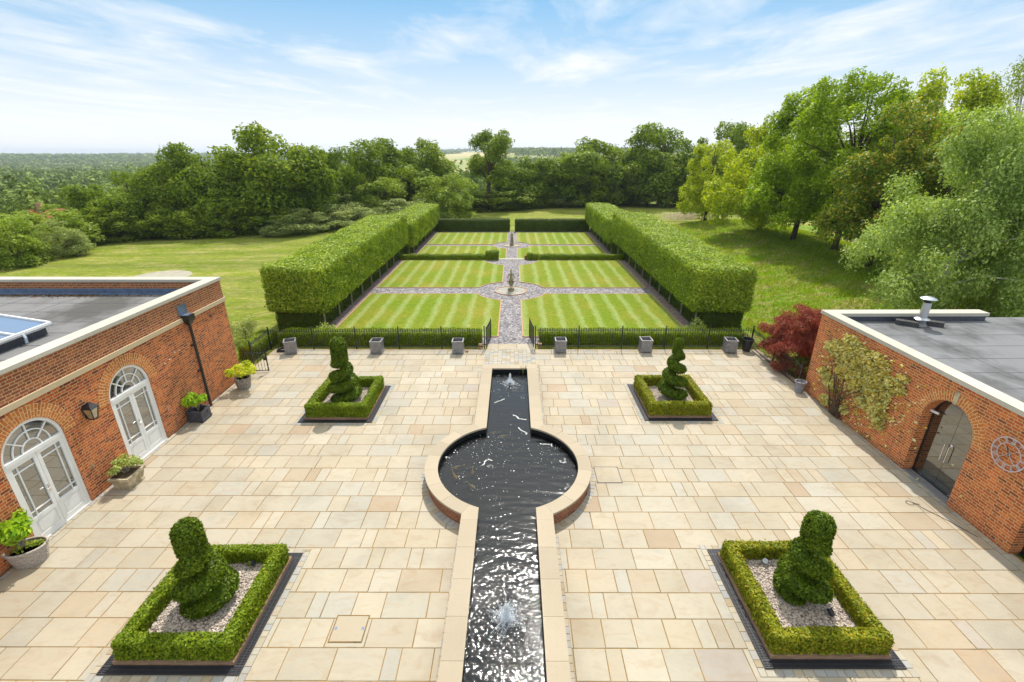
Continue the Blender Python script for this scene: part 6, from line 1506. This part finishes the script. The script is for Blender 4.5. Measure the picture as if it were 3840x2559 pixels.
far_wood('valley_wood', 1, 950, 122, 300, rd(-66), rd(-20), 6.0, 650, .75, clear, (6, 15))
far_wood('valley_wood', 2, 420, 150, 300, rd(-21), rd(34), 4.8, 150, 1.3, field_mask)
far_wood('distant_wood', 3, 3300, 300, 800, rd(-66), rd(-18), 7.0, 120, 2.0, clear, (7, 15))
far_wood('distant_wood', 4, 1500, 300, 800, rd(-18), rd(36), 5.6, 80, 2.0, field_mask)
far_wood('hill_wood', 5, 4200, 800, 1700, rd(-52), rd(40), 8, 26, 4.6, lambda X, Y: field_mask(X/1.6, Y/1.6) | (X < -.32*Y))
far_wood('hill_wood', 6, 4500, 1700, 3200, rd(-52), rd(40), 11, 14, 9, lambda X, Y: field_mask(X/2.6, Y/2.6) | (X < -.3*Y), (10, 15))
def far_house(x, y, z, rz, w_, d_, h, rh, label):
    t = thing('country_house', label, 'house', (x, y, z), rz, 'far houses'); MB().box(-w_/2, -d_/2, 0, w_/2, d_/2, h).build('wall', M['render_wall'], t)
    b = MB(); e = .4; b.add([(-w_/2-e, -d_/2-e, h-.1), (w_/2+e, -d_/2-e, h-.1), (w_/2+e, d_/2+e, h-.1), (-w_/2-e, d_/2+e, h-.1), (-w_/2-e, 0, h+rh), (w_/2+e, 0, h+rh)], [(0, 1, 5, 4), (2, 3, 4, 5), (3, 0, 4), (1, 2, 5), (0, 3, 2, 1)])
    rf = b.build('roof', M['roof_tile'], t); MB().box(-w_*.3-.4, -.3, h+rh*.3, -w_*.3+.4, .3, h+rh+1.0).build('chimney', M['render_wall'], rf)
    for k in range(3): MB().box(-w_*.3+k*w_*.3-.5, -d_/2-.03, h*.45, -w_*.3+k*w_*.3+.5, -d_/2+.02, h*.45+1.1).build('window', M['glass'], t)
far_house(-82.5, 88, -6.5, .25, 7, 6, 3.2, 2.6, 'red roofed house half hidden in the trees behind the left bushes')
far_house(150, 520, tz(150, 520)+6, .3, 14, 9, 6, 4, 'red brick house on the far hillside right of the broad olive oak')
far_house(218, 600, tz(218, 600)+7, -.3, 12, 8, 5, 4, 'smaller red roofed house farther along the hillside')
t = thing('telegraph_pole', 'leaning dark telegraph pole with a crossarm above the left bushes', 'pole', (-80.6, 76, -6)); b = MB().tube([(1.6, 0, 0), (0, 0, 7.3)], [.2, .14], 8); b.build('pole', M['pole'], t)
MB().bar((-1.1, 0, 6.9), (1.3, 0, 6.95), .14).build('crossarm', M['pole'], t)
# paved circle out on the meadow
b = MB(); zc = tz(-28.3, 37.6)+.03; b.prism([(-28.3+2.2*math.cos(2*PI*k/40), 37.4+2.2*math.sin(2*PI*k/40)) for k in range(40)], zc-.3, zc); tag(b.build('paved_circle', M['concrete']), kind='structure')

HAZE = .00018
# ------------------------------------------------------------------ air
ht = NT('thin_summer_haze'); pv = ht.n('VolumePrincipled'); pv.inputs['Color'].default_value = (.80, .88, 1.0, 1); pv.inputs['Density'].default_value = HAZE; pv.inputs['Anisotropy'].default_value = .3
ht.t.links.new(pv.outputs[0], ht.out.inputs[1])
hz_ = MB().box(-5300, -60, -70, 5300, 6600, 40).build('haze', ht.m); tag(hz_, kind='stuff')
